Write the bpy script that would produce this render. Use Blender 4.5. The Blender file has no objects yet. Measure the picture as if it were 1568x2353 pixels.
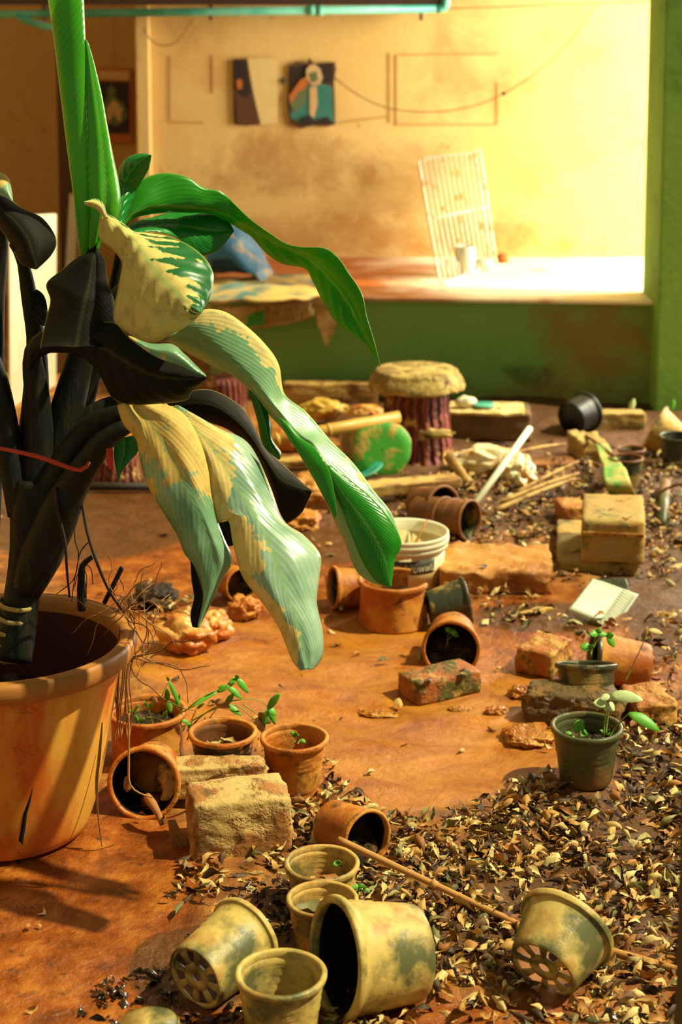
import bpy, bmesh, math, random
from mathutils import Vector, Matrix, noise
random.seed(7)
S = bpy.context.scene
COL = S.collection

# ------------------------------------------------------------------ camera
FPX = 4000.0; PP = (784.0, 582.0); CAMZ = 1.40; PITCH = math.radians(8.0)
cd = bpy.data.cameras.new('camera'); cam = bpy.data.objects.new('camera', cd); COL.objects.link(cam)
cam.location = (0, 0, CAMZ); cam.rotation_euler = (math.pi/2 - PITCH, 0, 0)
cd.sensor_fit = 'VERTICAL'; cd.sensor_height = 36.0; cd.lens = FPX/2353*36.0
cd.shift_y = -(2353/2 - PP[1])/2353
cd.clip_start = 0.05; cd.clip_end = 100
cd.dof.use_dof = True; cd.dof.focus_distance = 2.85; cd.dof.aperture_fstop = 5.0
S.camera = cam

# ------------------------------------------------------------------ light
S.view_settings.view_transform = 'Standard'; S.view_settings.look = 'None'
S.view_settings.gamma = 1.0; S.view_settings.exposure = -0.10
w = bpy.data.worlds.new('world'); S.world = w; w.use_nodes = True
w.node_tree.nodes['Background'].inputs[0].default_value = (0.95, 0.97, 0.60, 1)
w.node_tree.nodes['Background'].inputs[1].default_value = 0.29
SUN_DIR = Vector((0.60, -0.06, 0.80)).normalized()
sd = bpy.data.lights.new('sun', 'SUN'); sd.energy = 6.6; sd.angle = math.radians(1.2); sd.color = (1.0, 0.955, 0.58)
so = bpy.data.objects.new('sun', sd); COL.objects.link(so); so.location = (6, 2, 8)
so.rotation_euler = SUN_DIR.to_track_quat('Z', 'Y').to_euler()
# daylight that enters the alcove over the platform from its open right side
ad = bpy.data.lights.new('alcove_daylight', 'AREA'); ad.shape = 'RECTANGLE'; ad.size = 1.0; ad.size_y = 1.6
ad.energy = 235; ad.color = (1.0, 0.90, 0.74)
ao = bpy.data.objects.new('alcove_daylight', ad); COL.objects.link(ao)
ao.location = (2.5, 6.45, 1.3); ao.rotation_euler = (Vector((1, -0.1, 0.25))).to_track_quat('Z', 'Y').to_euler()

# ------------------------------------------------------------------ geometry of the view, to place things at their real spots
_c, _s = math.cos(PITCH), math.sin(PITCH)
def ray(px, py):
    a = (px-PP[0])/FPX; b = (PP[1]-py)/FPX
    return Vector((a, _c + b*_s, -_s + b*_c))
def G(px, py, z=0.0):
    d = ray(px, py); t = (z-CAMZ)/d.z
    return Vector((d.x*t, d.y*t, z))
def P(px, py, Y):
    d = ray(px, py); t = Y/d.y
    return Vector((d.x*t, Y, CAMZ + d.z*t))
def depth(v): return v[1]*_c + (CAMZ-v[2])*_s
def proj(v):
    x, y, z = v[0], v[1], v[2]-CAMZ
    dz = y*_c - z*_s; up = y*_s + z*_c
    return (PP[0] + FPX*x/dz, PP[1] - FPX*up/dz)
def sm(a, b, x):
    t = max(0.0, min(1.0, (x-a)/(b-a))); return t*t*(3-2*t)

# ------------------------------------------------------------------ materials
def lin(c):
    return tuple(((v/255)/12.92 if v/255 <= 0.04045 else ((v/255+0.055)/1.055)**2.4) for v in c) + (1,)
MATS = {}
class NT:
    def __init__(s, name):
        s.m = bpy.data.materials.new(name); s.m.use_nodes = True
        s.n = s.m.node_tree.nodes; s.l = s.m.node_tree.links; s.b = s.n['Principled BSDF']; s.out = s.n['Material Output']
        s.tc = s.n.new('ShaderNodeTexCoord')
    def add(s, t, **k):
        n = s.n.new('ShaderNode'+t)
        for a, v in k.items(): setattr(n, a, v)
        return n
    def noise(s, scale, detail=4, rough=0.55, co='Object', dist=0.0, vec=None):
        n = s.add('TexNoise'); n.inputs['Scale'].default_value = scale; n.inputs['Detail'].default_value = detail
        n.inputs['Roughness'].default_value = rough; n.inputs['Distortion'].default_value = dist
        s.l.new(vec if vec else s.tc.outputs[co], n.inputs['Vector']); return n.outputs['Fac']
    def ramp(s, fac, stops, interp='LINEAR'):
        r = s.add('ValToRGB'); r.color_ramp.interpolation = interp; e = r.color_ramp.elements
        while len(e) < len(stops): e.new(0.5)
        for i, (p, c) in enumerate(stops):
            e[i].position = p; e[i].color = c if len(c) == 4 else lin(c)
        s.l.new(fac, r.inputs[0]); return r.outputs[0]
    def mask(s, fac, a, b): return s.ramp(fac, [(a, (0, 0, 0, 1)), (b, (1, 1, 1, 1))])
    def mix(s, f, a, b, mode='MIX'):
        m = s.add('Mix', data_type='RGBA', blend_type=mode)
        for i, v in ((0, f), (6, a), (7, b)):
            if isinstance(v, (int, float)): m.inputs[i].default_value = v
            elif isinstance(v, tuple): m.inputs[i].default_value = v if len(v) == 4 else lin(v)
            else: s.l.new(v, m.inputs[i])
        return m.outputs[2]
    def math(s, op, a, b=0.0, c=None):
        m = s.add('Math', operation=op)
        for i, v in enumerate((a, b) if c is None else (a, b, c)):
            if isinstance(v, (int, float)): m.inputs[i].default_value = v
            else: s.l.new(v, m.inputs[i])
        return m.outputs[0]
    def set(s, **k):
        for a, v in k.items():
            i = s.b.inputs[a.replace('_', ' ')]
            if isinstance(v, (int, float)): i.default_value = v
            elif isinstance(v, tuple): i.default_value = v if len(v) == 4 else lin(v)
            else: s.l.new(v, i)
    def bump(s, h, strength=0.4, dist=0.01):
        b = s.add('Bump'); b.inputs['Strength'].default_value = strength; b.inputs['Distance'].default_value = dist
        s.l.new(h, b.inputs['Height']); s.l.new(b.outputs[0], s.b.inputs['Normal']); return b
def patchy(name, a, b, c=None, sc=14, lo=.45, hi=.55, ra=.35, rb=.7, bump=.3, bs=60, spec=.4, bd=.004):
    """clean colour a, mud coat b in patches, blotches c"""
    t = NT(name); n1 = t.noise(sc, 6, .6); m = t.mask(n1, lo, hi)
    col = t.mix(m, a, b)
    if c: col = t.mix(t.mask(t.noise(sc*2.3, 5, .6, vec=None), .55, .68), col, c)
    fine = t.noise(bs, 5, .65)
    col = t.mix(t.math('MULTIPLY', fine, .35), col, tuple(int(v*.55) for v in b))
    t.set(Base_Color=col, Roughness=t.math('ADD', t.math('MULTIPLY', m, rb-ra), ra), Specular_IOR_Level=spec)
    t.bump(t.math('ADD', fine, t.math('MULTIPLY', m, 1.2)), bump, bd)
    MATS[name] = t.m; return t.m
def plain(name, c, r=.5, spec=.4, noise_amt=.15, sc=30, metal=0.0):
    t = NT(name); n = t.noise(sc, 5, .6)
    t.set(Base_Color=t.mix(t.math('MULTIPLY', n, noise_amt*2), c, tuple(int(v*.5) for v in c)), Roughness=r, Specular_IOR_Level=spec, Metallic=metal)
    t.bump(n, .2, .003); MATS[name] = t.m; return t.m
M = MATS
patchy('pot_orange', (180, 92, 24), (212, 144, 56), (112, 60, 28), sc=10, lo=.43, hi=.57, bump=.4, ra=.4, rb=.75)
patchy('pot_tan', (96, 88, 54), (208, 164, 84), (168, 104, 46), sc=11, lo=.40, hi=.52, ra=.35, rb=.7, bump=.2)
patchy('pot_yellow', (84, 88, 58), (208, 176, 98), (176, 130, 66), sc=8, lo=.41, hi=.52, ra=.4, rb=.52, bump=.2)
patchy('pot_black_mud', (38, 42, 36), (190, 104, 42), (205, 150, 80), sc=13, lo=.52, hi=.535, ra=.35, rb=.8, bump=.5)
patchy('pot_olive', (78, 82, 50), (128, 88, 44), None, sc=7, lo=.5, hi=.62, ra=.4, rb=.6)
patchy('pot_dark', (48, 56, 44), (150, 120, 60), None, sc=13, lo=.5, hi=.58, ra=.3, rb=.7)
patchy('pot_brown', (96, 58, 30), (150, 92, 42), None, sc=8, lo=.4, hi=.6, ra=.45, rb=.7)
plain('pot_black', (30, 33, 30), .45); plain('inside_shade_black', (15, 13, 9), .85, .2)  # last one: shade within the toppled pots painted as a black inside
patchy('wet_mud', (184, 104, 24), (206, 136, 48), None, sc=12, ra=.12, rb=.2, bump=.9, bs=60, spec=.7, bd=.006)
patchy('box_wood', (92, 72, 44), (120, 92, 56), None, sc=8, ra=.7, rb=.8)
patchy('terracotta', (168, 82, 20), (210, 138, 50), (104, 52, 24), sc=9, lo=.42, hi=.58, ra=.45, rb=.7)
patchy('soil', (44, 32, 20), (96, 66, 36), None, sc=30, ra=.35, rb=.7, bump=1, bs=90, bd=.01)
patchy('rock', (206, 170, 104), (172, 112, 56), (120, 92, 50), sc=12, ra=.75, rb=.85, bump=.8, bs=55, bd=.006)
patchy('rock_brown', (104, 82, 46), (140, 100, 50), (60, 48, 30), sc=16, ra=.7, rb=.8, bump=1, bs=80, bd=.006)
patchy('brick', (172, 94, 28), (206, 150, 66), (96, 84, 34), sc=18, ra=.6, rb=.8, bump=.8, bs=90, bd=.005)
patchy('mossy_brick', (176, 98, 42), (84, 84, 34), (206, 160, 88), sc=16, lo=.44, hi=.56, ra=.6, rb=.8, bump=.9, bs=90, bd=.005)
patchy('block', (176, 150, 84), (190, 146, 76), (104, 104, 62), sc=7, lo=.4, hi=.6, ra=.85, rb=.9, bump=.8, bs=160, bd=.004)
patchy('slab', (200, 138, 64), (150, 82, 36), (214, 168, 96), sc=6, lo=.45, hi=.65, ra=.6, rb=.5, bump=.6, bs=40, bd=.006)
patchy('wood', (196, 158, 84), (150, 104, 50), (90, 66, 34), sc=10, ra=.7, rb=.8)
patchy('wood_grey', (124, 96, 56), (212, 182, 104), None, sc=5, ra=.75, rb=.8)
plain('twig', (126, 84, 42), .7); plain('twig_dark', (42, 30, 18), .7); plain('root', (170, 112, 58), .75)
plain('bamboo', (206, 156, 66), .45); plain('stick', (196, 138, 74), .65)
plain('white_plastic', (232, 226, 196), .4); patchy('bucket', (232, 218, 170), (214, 176, 100), None, sc=8, lo=.5, hi=.7, ra=.4, rb=.6, bump=.1)
plain('label_grey', (110, 104, 84), .6); plain('label_dark', (70, 66, 52), .6)
patchy('teal_pipe', (60, 160, 140), (110, 190, 165), None, sc=3, ra=.35, rb=.4, bump=.05)
plain('dark_wood', (64, 40, 22), .7); plain('brown_trim', (92, 60, 32), .7); plain('black_rubber', (20, 18, 14), .5)
plain('white_paint', (236, 226, 196), .6); plain('cord', (150, 112, 62), .6); plain('red_ribbon', (206, 60, 34), .5)
plain('weed', (96, 168, 48), .45); plain('weed_stem', (134, 150, 64), .5); plain('pale_leaf', (206, 222, 160), .4)
patchy('stool_cap', (196, 166, 92), (140, 112, 56), (86, 66, 36), sc=14, ra=.8, rb=.8, bump=.8, bs=50)
patchy('green_log', (52, 160, 48), (196, 160, 74), None, sc=15, lo=.5, hi=.6, ra=.5, rb=.7)
patchy('sack', (60, 120, 124), (206, 168, 92), None, sc=9, lo=.38, hi=.56, ra=.6, rb=.8)
t_ = NT('milky_plastic'); t_.set(Base_Color=(206, 214, 190), Roughness=.28, Specular_IOR_Level=.6); t_.b.inputs['Alpha'].default_value = .85; MATS['milky_plastic'] = t_.m
patchy('blue_tarp', (34, 112, 152), (190, 152, 84), None, sc=9, lo=.56, hi=.66, ra=.45, rb=.7)
patchy('card', (232, 206, 140), (190, 156, 86), (206, 170, 108), sc=16, ra=.7, rb=.8)
patchy('green_cloth', (84, 160, 68), (196, 170, 92), None, sc=14, lo=.42, hi=.6, ra=.6, rb=.7)
patchy('bag_multi', (206, 170, 70), (214, 92, 40), (110, 160, 60), sc=7, lo=.52, hi=.62, ra=.4, rb=.5)
patchy('mud_bag', (226, 168, 90), (196, 108, 44), None, sc=12, ra=.35, rb=.3, bump=.3)
patchy('rack_metal', (240, 230, 200), (190, 120, 50), None, sc=16, lo=.56, hi=.66, ra=.4, rb=.7, bump=.1)
plain('green_paint', (70, 160, 60), .6)

def m_stool():
    t = NT('stool_trunk'); w_ = t.add('TexWave', wave_type='BANDS', bands_direction='X'); w_.inputs['Scale'].default_value = 7
    w_.inputs['Distortion'].default_value = 3; w_.inputs['Detail'].default_value = 3
    t.l.new(t.tc.outputs['UV'], w_.inputs['Vector'])
    c = t.mix(w_.outputs['Fac'], (70, 26, 20), (150, 62, 42)); c = t.mix(t.mask(t.noise(14, 5), .58, .66), c, (206, 164, 84))
    t.set(Base_Color=c, Roughness=.7); t.bump(w_.outputs['Fac'], .8, .02); M['stool_trunk'] = t.m
m_stool()
def m_wall(name, base, mid, dark, sc=1.6):
    t = NT(name)
    c = t.mix(t.mask(t.noise(sc*.6, 5, .6), .35, .7), base, mid)
    c = t.mix(t.math('MULTIPLY', t.mask(t.noise(sc*1.7, 7, .62, dist=.4), .54, .7), .65), c, dark)
    c = t.mix(t.mask(t.noise(sc*9, 5, .6), .66, .74), c, dark)
    t.set(Base_Color=c, Roughness=.9, Specular_IOR_Level=.2); t.bump(t.noise(30, 6, .6), .25, .006)
    M[name] = t.m; return t
m_wall('wall_plaster', (226, 194, 126), (206, 166, 96), (172, 126, 68))
def wall_stain_shade(name, boxes):
    t = NT.__new__(NT); t.m = M[name]; t.n = t.m.node_tree.nodes; t.l = t.m.node_tree.links; t.b = t.n['Principled BSDF']; t.tc = t.n['Texture Coordinate']
    g = t.add('NewGeometry'); s = t.add('SeparateXYZ'); t.l.new(g.outputs['Position'], s.inputs[0]); c = t.b.inputs['Base Color'].links[0].from_socket
    for (cx, cz, rx, rz, col, k) in boxes:
        dx = t.math('POWER', t.math('MULTIPLY', t.math('SUBTRACT', s.outputs['X'], cx), 1/rx), 2.0); dz = t.math('POWER', t.math('MULTIPLY', t.math('SUBTRACT', s.outputs['Z'], cz), 1/rz), 2.0)
        e = t.math('ADD', t.math('SUBTRACT', 1, t.math('ADD', dx, dz)), t.math('MULTIPLY', t.math('SUBTRACT', t.noise(9, 7, .65, vec=g.outputs['Position']), .5), 3.4))
        c = t.mix(t.math('MULTIPLY', t.mask(e, .1, 1.0), k*.8), c, col)
    t.l.new(c, t.b.inputs['Base Color'])
m_wall('recess_plaster', (196, 158, 96), (176, 136, 78), (140, 102, 54))
m_wall('green_wall', (124, 172, 96), (112, 156, 82), (168, 136, 66), 1.4)
m_wall('pillar_green', (136, 182, 84), (118, 164, 74), (90, 134, 60), 2.4)
def m_platform():
    t = NT('platform_top'); s = t.add('SeparateXYZ'); t.l.new(t.tc.outputs['Object'], s.inputs[0])
    # red-brown and smoother on the left part of the platform, pale further right
    e = t.math('ADD', t.math('MULTIPLY', s.outputs['X'], .5), t.math('ADD', .72, t.math('MULTIPLY', t.noise(3, 5), .6)))
    m = t.mask(e, .48, .70)
    c = t.mix(m, (168, 84, 34), (244, 230, 196)); c = t.mix(t.mask(t.noise(6, 6), .6, .75), c, (190, 130, 62))
    t.set(Base_Color=c, Roughness=t.math('ADD', t.math('MULTIPLY', m, .4), .3)); t.bump(t.noise(18, 5), .3, .01); M['platform_top'] = t.m
m_platform()

def m_ground():
    t = NT('mud_ground'); at = t.add('Attribute', attribute_name='zone'); sp = t.add('SeparateColor'); t.l.new(at.outputs['Color'], sp.inputs[0])
    pool, damp, dark = sp.outputs[0], sp.outputs[1], sp.outputs[2]
    mp = t.add('Mapping'); t.l.new(t.tc.outputs['Object'], mp.inputs[0]); mp.inputs['Scale'].default_value = (.7, 1.25, 1); mp.inputs['Rotation'].default_value = (0, 0, .12)
    flow = t.noise(9, 10, .7, dist=.7, vec=mp.outputs[0]); big = t.noise(2.2, 5, .6); fine = t.noise(45, 6, .65); mid = t.noise(16, 6, .6)
    wet = t.ramp(flow, [(.30, (132, 66, 10)), (.42, (172, 94, 12)), (.55, (192, 116, 20)), (.68, (204, 134, 34)), (.8, (218, 168, 84))])
    red = t.ramp(mid, [(.3, (98, 44, 8)), (.5, (142, 70, 12)), (.72, (180, 106, 30))])
    dry = t.ramp(mid, [(.3, (80, 44, 14)), (.5, (142, 82, 22)), (.72, (190, 130, 50))])
    c = t.mix(damp, dry, red); c = t.mix(pool, c, wet)
    c = t.mix(t.math('MULTIPLY', t.mask(fine, .56, .72), t.math('SUBTRACT', 1, pool)), c, (76, 44, 20))
    c = t.mix(t.math('MULTIPLY', t.mask(big, .58, .7), t.math('SUBTRACT', 1, t.math('MAXIMUM', pool, damp))), c, (58, 40, 20))
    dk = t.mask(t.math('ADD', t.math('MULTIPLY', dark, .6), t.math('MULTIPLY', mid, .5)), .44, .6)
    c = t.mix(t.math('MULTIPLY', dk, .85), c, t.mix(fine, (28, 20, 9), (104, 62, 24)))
    r = t.math('SUBTRACT', .68, t.math('MULTIPLY', t.math('MAXIMUM', pool, damp), .34))
    r = t.math('ADD', r, t.math('MULTIPLY', t.math('SUBTRACT', mid, .5), .5))
    t.set(Base_Color=c, Roughness=r, Specular_IOR_Level=.45)
    h = t.math('ADD', t.math('MULTIPLY', flow, t.math('ADD', t.math('MULTIPLY', pool, .7), .2)), t.math('MULTIPLY', fine, .30))
    h = t.math('ADD', h, t.math('MULTIPLY', mid, .35))
    t.bump(h, .8, .03); M['mud_ground'] = t.m
m_ground()

def m_bigpot():
    t = NT('big_pot'); s = t.add('SeparateXYZ'); t.l.new(t.tc.outputs['Object'], s.inputs[0])
    streak = t.add('Mapping'); t.l.new(t.tc.outputs['Object'], streak.inputs[0]); streak.inputs['Scale'].default_value = (1, 1, .25)
    n = t.noise(9, 6, .6, vec=streak.outputs[0])
    c = t.mix(t.mask(n, .5, .64), (206, 104, 34), (222, 160, 66))
    c = t.mix(t.math('MULTIPLY', t.mask(t.math('MULTIPLY', s.outputs['Z'], -1), -.14, -.0), t.mask(t.noise(6, 4), .35, .6)), c, (176, 58, 20))
    t.set(Base_Color=c, Roughness=t.math('ADD', t.math('MULTIPLY', n, .3), .28), Specular_IOR_Level=.4); t.bump(t.noise(50, 4), .08, .003); M['big_pot'] = t.m
    plain('big_pot_rim', (176, 112, 48), .5); plain('big_pot_inside', (70, 20, 9), .6)  # dark red inside: the shadow within the planter is put into it
m_bigpot()

def m_leaf(name, g1, g2, mud=None, bu=0, bv=0, wm=.03, mlo=.5, mhi=.53, msc=9, veins=30, slope=7, rough=.3, trans=.25, vb=.35, mid=(136, 172, 96)):
    t = NT(name); s = t.add('SeparateXYZ'); t.l.new(t.tc.outputs['UV'], s.inputs[0])
    u = t.math('ABSOLUTE', t.math('SUBTRACT', t.math('MULTIPLY', s.outputs[0], 2), 1)); v = s.outputs[1]
    ph = t.math('SUBTRACT', t.math('MULTIPLY', v, veins), t.math('MULTIPLY', u, slope))
    ph = t.math('ADD', ph, t.math('MULTIPLY', t.noise(5, 2), 1.5))
    wv = t.math('SINE', t.math('MULTIPLY', ph, 6.283)); wv = t.math('ADD', t.math('MULTIPLY', wv, .5), .5)
    thin = t.math('POWER', wv, 5)
    n = t.mask(t.noise(6, 4, .6), .3, .7)
    c = t.mix(n, g1, g2); c = t.mix(t.math('MULTIPLY', thin, .08), c, tuple(min(255, int(x*1.4+18)) for x in g2))
    mr = t.mask(t.math('SUBTRACT', 1, u), .955, .985)
    edge = t.mask(u, .96, .99)
    r = rough
    mm = None
    if mud:
        bias = t.math('ADD', t.math('MULTIPLY', t.math('SUBTRACT', .5, s.outputs[0]), bu), t.math('MULTIPLY', t.math('SUBTRACT', .5, v), bv))
        mm = t.mask(t.math('ADD', t.math('ADD', t.noise(msc, 9, .66, dist=.3), bias), t.math('MULTIPLY', wv, wm)), mlo, mhi)
        mudc = t.mix(t.mask(t.noise(40, 5, .6), .5, .8), mud, tuple(int(x*.72) for x in mud))
        c = t.mix(mm, c, mudc)
        r = t.math('ADD', t.math('MULTIPLY', mm, .4), rough)
    c = t.mix(t.math('MULTIPLY', mr, .5), c, mid); c = t.mix(t.math('MULTIPLY', edge, .5), c, (190, 190, 90))
    t.set(Base_Color=c, Roughness=r, Specular_IOR_Level=.2 if 'dark' in name else .5)
    h = t.math('ADD', wv, t.math('MULTIPLY', t.noise(60, 4), .15))
    if mm: h = t.math('ADD', h, t.math('MULTIPLY', mm, .5))
    b = t.bump(h, vb*.32, .0022)
    tr = t.add('BsdfTranslucent'); t.l.new(t.mix(.5, c, (110, 200, 20)), tr.inputs[0]); mx = t.add('MixShader')
    f = trans if not mm else t.math('MULTIPLY', t.math('SUBTRACT', 1, mm), trans)
    if isinstance(f, float): mx.inputs[0].default_value = f
    else: t.l.new(f, mx.inputs[0])
    t.l.new(t.b.outputs[0], mx.inputs[1]); t.l.new(tr.outputs[0], mx.inputs[2]); t.l.new(mx.outputs[0], t.out.inputs[0])
    M[name] = t.m
m_leaf('leaf_bright', (52, 150, 24), (84, 180, 36), trans=.2, rough=.25, veins=34)
m_leaf('leaf_green', (20, 110, 34), (34, 136, 46), trans=.2, rough=.28, veins=22)
m_leaf('leaf_fresh', (30, 120, 20), (50, 150, 30), trans=.35, rough=.3, veins=20)
m_leaf('leaf_shade_dark', (11, 14, 5), (24, 18, 7), trans=.03, rough=.7, veins=18, vb=.25, mid=(60, 60, 30))  # near-black: the undersides' shade is put into the colour, over brown mud
m_leaf('leaf_muddy', (60, 118, 78), (150, 182, 146), (206, 170, 88), mlo=.55, mhi=.57, msc=8, bu=-.10, bv=.42, veins=18, trans=.1, rough=.3)  # pale second green has some of the leaf's glare put into it
m_leaf('leaf_muddy_right', (66, 122, 84), (186, 206, 184), (216, 186, 110), mlo=.52, mhi=.54, msc=9, bu=.42, bv=.22, veins=20, trans=.1, rough=.28)  # whitish second green: glare on this lobe is painted into the colour
m_leaf('leaf_muddy_top', (18, 88, 30), (40, 112, 54), (206, 182, 104), mlo=.5, mhi=.525, msc=9, wm=.12, bu=.36, veins=9, slope=3, trans=.15, rough=.35, vb=.6)
m_leaf('leaf_pale', (84, 142, 92), (158, 194, 150), (214, 190, 120), mlo=.79, mhi=.81, msc=9, bu=-.50, bv=.34, veins=24, slope=9, trans=.15, rough=.3)
def m_litter():
    t = NT('dry_leaf'); gi = t.add('NewGeometry'); oi = t.add('ObjectInfo')
    r = t.math('FRACT', t.math('ADD', gi.outputs['Random Per Island'], oi.outputs['Random']))
    c = t.ramp(r, [(0, (40, 30, 16)), (.2, (78, 52, 26)), (.34, (150, 92, 40)), (.56, (196, 142, 70)), (.8, (232, 202, 136)), (.9, (170, 156, 96)), (1, (70, 78, 50))])
    n = t.noise(70, 4, .6); c = t.mix(t.math('MULTIPLY', n, .4), c, (96, 60, 28))
    t.set(Base_Color=c, Roughness=.6, Specular_IOR_Level=.35); t.bump(n, .3, .003); M['dry_leaf'] = t.m
    t = NT('wet_debris'); n = t.noise(60, 4, .6)
    t.set(Base_Color=t.mix(t.mask(n, .4, .7), (22, 18, 12), (84, 50, 24)), Roughness=.18, Specular_IOR_Level=.6); t.bump(n, .6, .004); M['wet_debris'] = t.m
    t = NT('clear_plastic'); t.set(Base_Color=(225, 235, 215), Roughness=.25, Transmission_Weight=.35, IOR=1.2, Specular_IOR_Level=.6)
    t.b.inputs['Alpha'].default_value = .72; M['clear_plastic'] = t.m
    t = NT('crumpled_film'); t.set(Base_Color=t.mix(t.mask(t.noise(14, 4), .45, .6), (236, 220, 176), (206, 150, 78)), Roughness=.22, Specular_IOR_Level=.7)
    t.bump(t.noise(40, 5), .7, .01); M['crumpled_film'] = t.m
m_litter()

LYING = []
# ------------------------------------------------------------------ object helpers
def tag(o, label=None, cat=None, group=None, kind=None):
    for k, v in (('label', label), ('category', cat), ('group', group), ('kind', kind)):
        if v: o[k] = v
    return o
def empty(name, loc, label, cat, group=None, rot=None):
    o = bpy.data.objects.new(name, None); COL.objects.link(o); o.location = loc; o.empty_display_size = .03
    if rot is not None: o.rotation_mode = 'QUATERNION'; o.rotation_quaternion = rot
    return tag(o, label, cat, group)
def obj(name, bm, mat, parent=None, smooth=True, local=False, solid=0, sub=0, bevel=0):
    """bm in world coords unless local; parent keeps world place"""
    me = bpy.data.meshes.new(name)
    bmesh.ops.recalc_face_normals(bm, faces=bm.faces) if not solid else None
    bm.to_mesh(me); bm.free()
    for p in me.polygons: p.use_smooth = smooth
    for m in (mat if isinstance(mat, (list, tuple)) else [mat]): me.materials.append(M[m] if isinstance(m, str) else m)
    o = bpy.data.objects.new(name, me); COL.objects.link(o)
    if parent:
        o.parent = parent
        if not local:
            if parent.type == 'EMPTY' or True:
                mw = wm(parent); me.transform(mw.inverted())
    elif not local:
        # put the origin at the base of the thing
        vs = [v.co for v in me.vertices]
        c = Vector((sum(v.x for v in vs)/len(vs), sum(v.y for v in vs)/len(vs), min(v.z for v in vs)))
        me.transform(Matrix.Translation(-c)); o.location = c
    if bevel:
        b = o.modifiers.new('bevel', 'BEVEL'); b.width = bevel; b.segments = 2; b.limit_method = 'ANGLE'
    if solid:
        s_ = o.modifiers.new('solid', 'SOLIDIFY'); s_.thickness = solid; s_.offset = 0
    if sub:
        s_ = o.modifiers.new('sub', 'SUBSURF'); s_.levels = sub; s_.render_levels = sub
    return o
def wm(o):
    if o is None: return Matrix()
    rot = o.rotation_quaternion.to_matrix().to_4x4() if o.rotation_mode == 'QUATERNION' else o.rotation_euler.to_matrix().to_4x4()
    return wm(o.parent) @ Matrix.Translation(o.location) @ rot @ Matrix.Diagonal((*o.scale, 1))
def BM(): return bmesh.new()
def box(bm, c, d, rot=None, nx=1):
    r = bmesh.ops.create_cube(bm, size=1.0)['verts']
    mt = Matrix.Translation(c) @ (rot.to_matrix().to_4x4() if rot is not None else Matrix()) @ Matrix.Diagonal((*d, 1))
    bmesh.ops.transform(bm, matrix=mt, verts=r); return r
def grid(bm, rows, uv=True, closed=False):
    vr = [[bm.verts.new(p) for p in r] for r in rows]
    ly = bm.loops.layers.uv.verify() if uv else None
    n = len(rows); m = len(rows[0])
    for i in range(n-1):
        for j in range(m if closed else m-1):
            j2 = (j+1) % m
            q = (vr[i][j], vr[i][j2], vr[i+1][j2], vr[i+1][j])
            if len({id(x) for x in q}) < 4: continue
            try: f = bm.faces.new(q)
            except ValueError: continue
            if uv:
                for lp, (a, b) in zip(f.loops, ((i, j), (i, j+1), (i+1, j+1), (i+1, j))):
                    lp[ly].uv = (b/(m if closed else m-1), a/(n-1))
    return vr
def catmull(pts, n):
    pts = [Vector(p) for p in pts]
    if len(pts) == 1: return [pts[0]]*n
    L = [0]
    for a, b in zip(pts, pts[1:]): L.append(L[-1] + max(1e-6, (b-a).length))
    out = []
    for k in range(n):
        t = L[-1]*k/(n-1); i = 0
        while i < len(pts)-2 and L[i+1] < t: i += 1
        f = (t-L[i])/(L[i+1]-L[i]); p0 = pts[max(0, i-1)]; p1 = pts[i]; p2 = pts[i+1]; p3 = pts[min(len(pts)-1, i+2)]
        out.append(.5*((2*p1) + (p2-p0)*f + (2*p0-5*p1+4*p2-p3)*f*f + (3*p1-p0-3*p2+p3)*f**3))
    return out
def tube(bm, pts, rad, seg=8, n=None, caps=True):
    n = n or max(2, (len(pts)-1)*4+1)
    c = catmull(pts, n) if n > 2 else [Vector(p) for p in pts]
    if isinstance(rad, (int, float)): rad = [rad]*2
    R = []
    for k in range(len(c)):
        t = k/(len(c)-1)*(len(rad)-1); i = min(int(t), len(rad)-2); R.append(rad[i]+(rad[i+1]-rad[i])*(t-i))
    up = Vector((0.13, 0.2, 1)).normalized(); rows = []
    for k, p in enumerate(c):
        d = (c[min(k+1, len(c)-1)]-c[max(k-1, 0)]).normalized()
        a = d.cross(up)
        if a.length < .05: a = d.cross(Vector((1, 0, 0)))
        a.normalize(); up = a.cross(d).normalized()
        rows.append([p + (a*math.cos(q)+up*math.sin(q))*R[k] for q in [2*math.pi*j/seg for j in range(seg)]])
    vr = grid(bm, rows, closed=True)
    if caps:
        for r in (vr[0], vr[-1]):
            try: bm.faces.new(r)
            except ValueError: pass
def lathe(bm, prof, seg=48, wob=0, seed=0, mt=None):
    rows = []
    for r, z in prof:
        row = []
        for j in range(seg):
            a = 2*math.pi*j/seg; rr = r*(1+wob*noise.noise(Vector((math.cos(a)*2, math.sin(a)*2, z*8+seed))))
            p = Vector((rr*math.cos(a), rr*math.sin(a), z)); row.append(mt @ p if mt else p)
        rows.append(row)
    return grid(bm, rows, closed=True)
def ngon(bm, r, z, seg=32):
    bm.faces.new([bm.verts.new((r*math.cos(2*math.pi*j/seg), r*math.sin(2*math.pi*j/seg), z)) for j in range(seg)])
def lump(bm, c, d, rot=None, sub=4, amp=.1, sc=3.0, seed=0, cube=0.0):
    """noisy rounded lump; cube=1 keeps a block outline"""
    r = bmesh.ops.create_icosphere(bm, subdivisions=sub, radius=1.0)['verts']
    rm = rot.to_matrix() if rot is not None else Matrix.Identity(3)
    for v in r:
        p = v.co.copy()
        if cube:
            k = max(abs(p.x), abs(p.y), abs(p.z)); q = p/k
            p = p.lerp(q, cube)
        n_ = v.co*sc + Vector((seed*7.1, seed*3.3, seed))
        p *= 1 + amp*noise.noise(n_) + amp*.45*noise.noise(n_*2.7) + amp*.2*noise.noise(n_*7)
        v.co = Vector(c) + rm @ Vector((p.x*d[0], p.y*d[1], p.z*d[2]))
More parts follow.
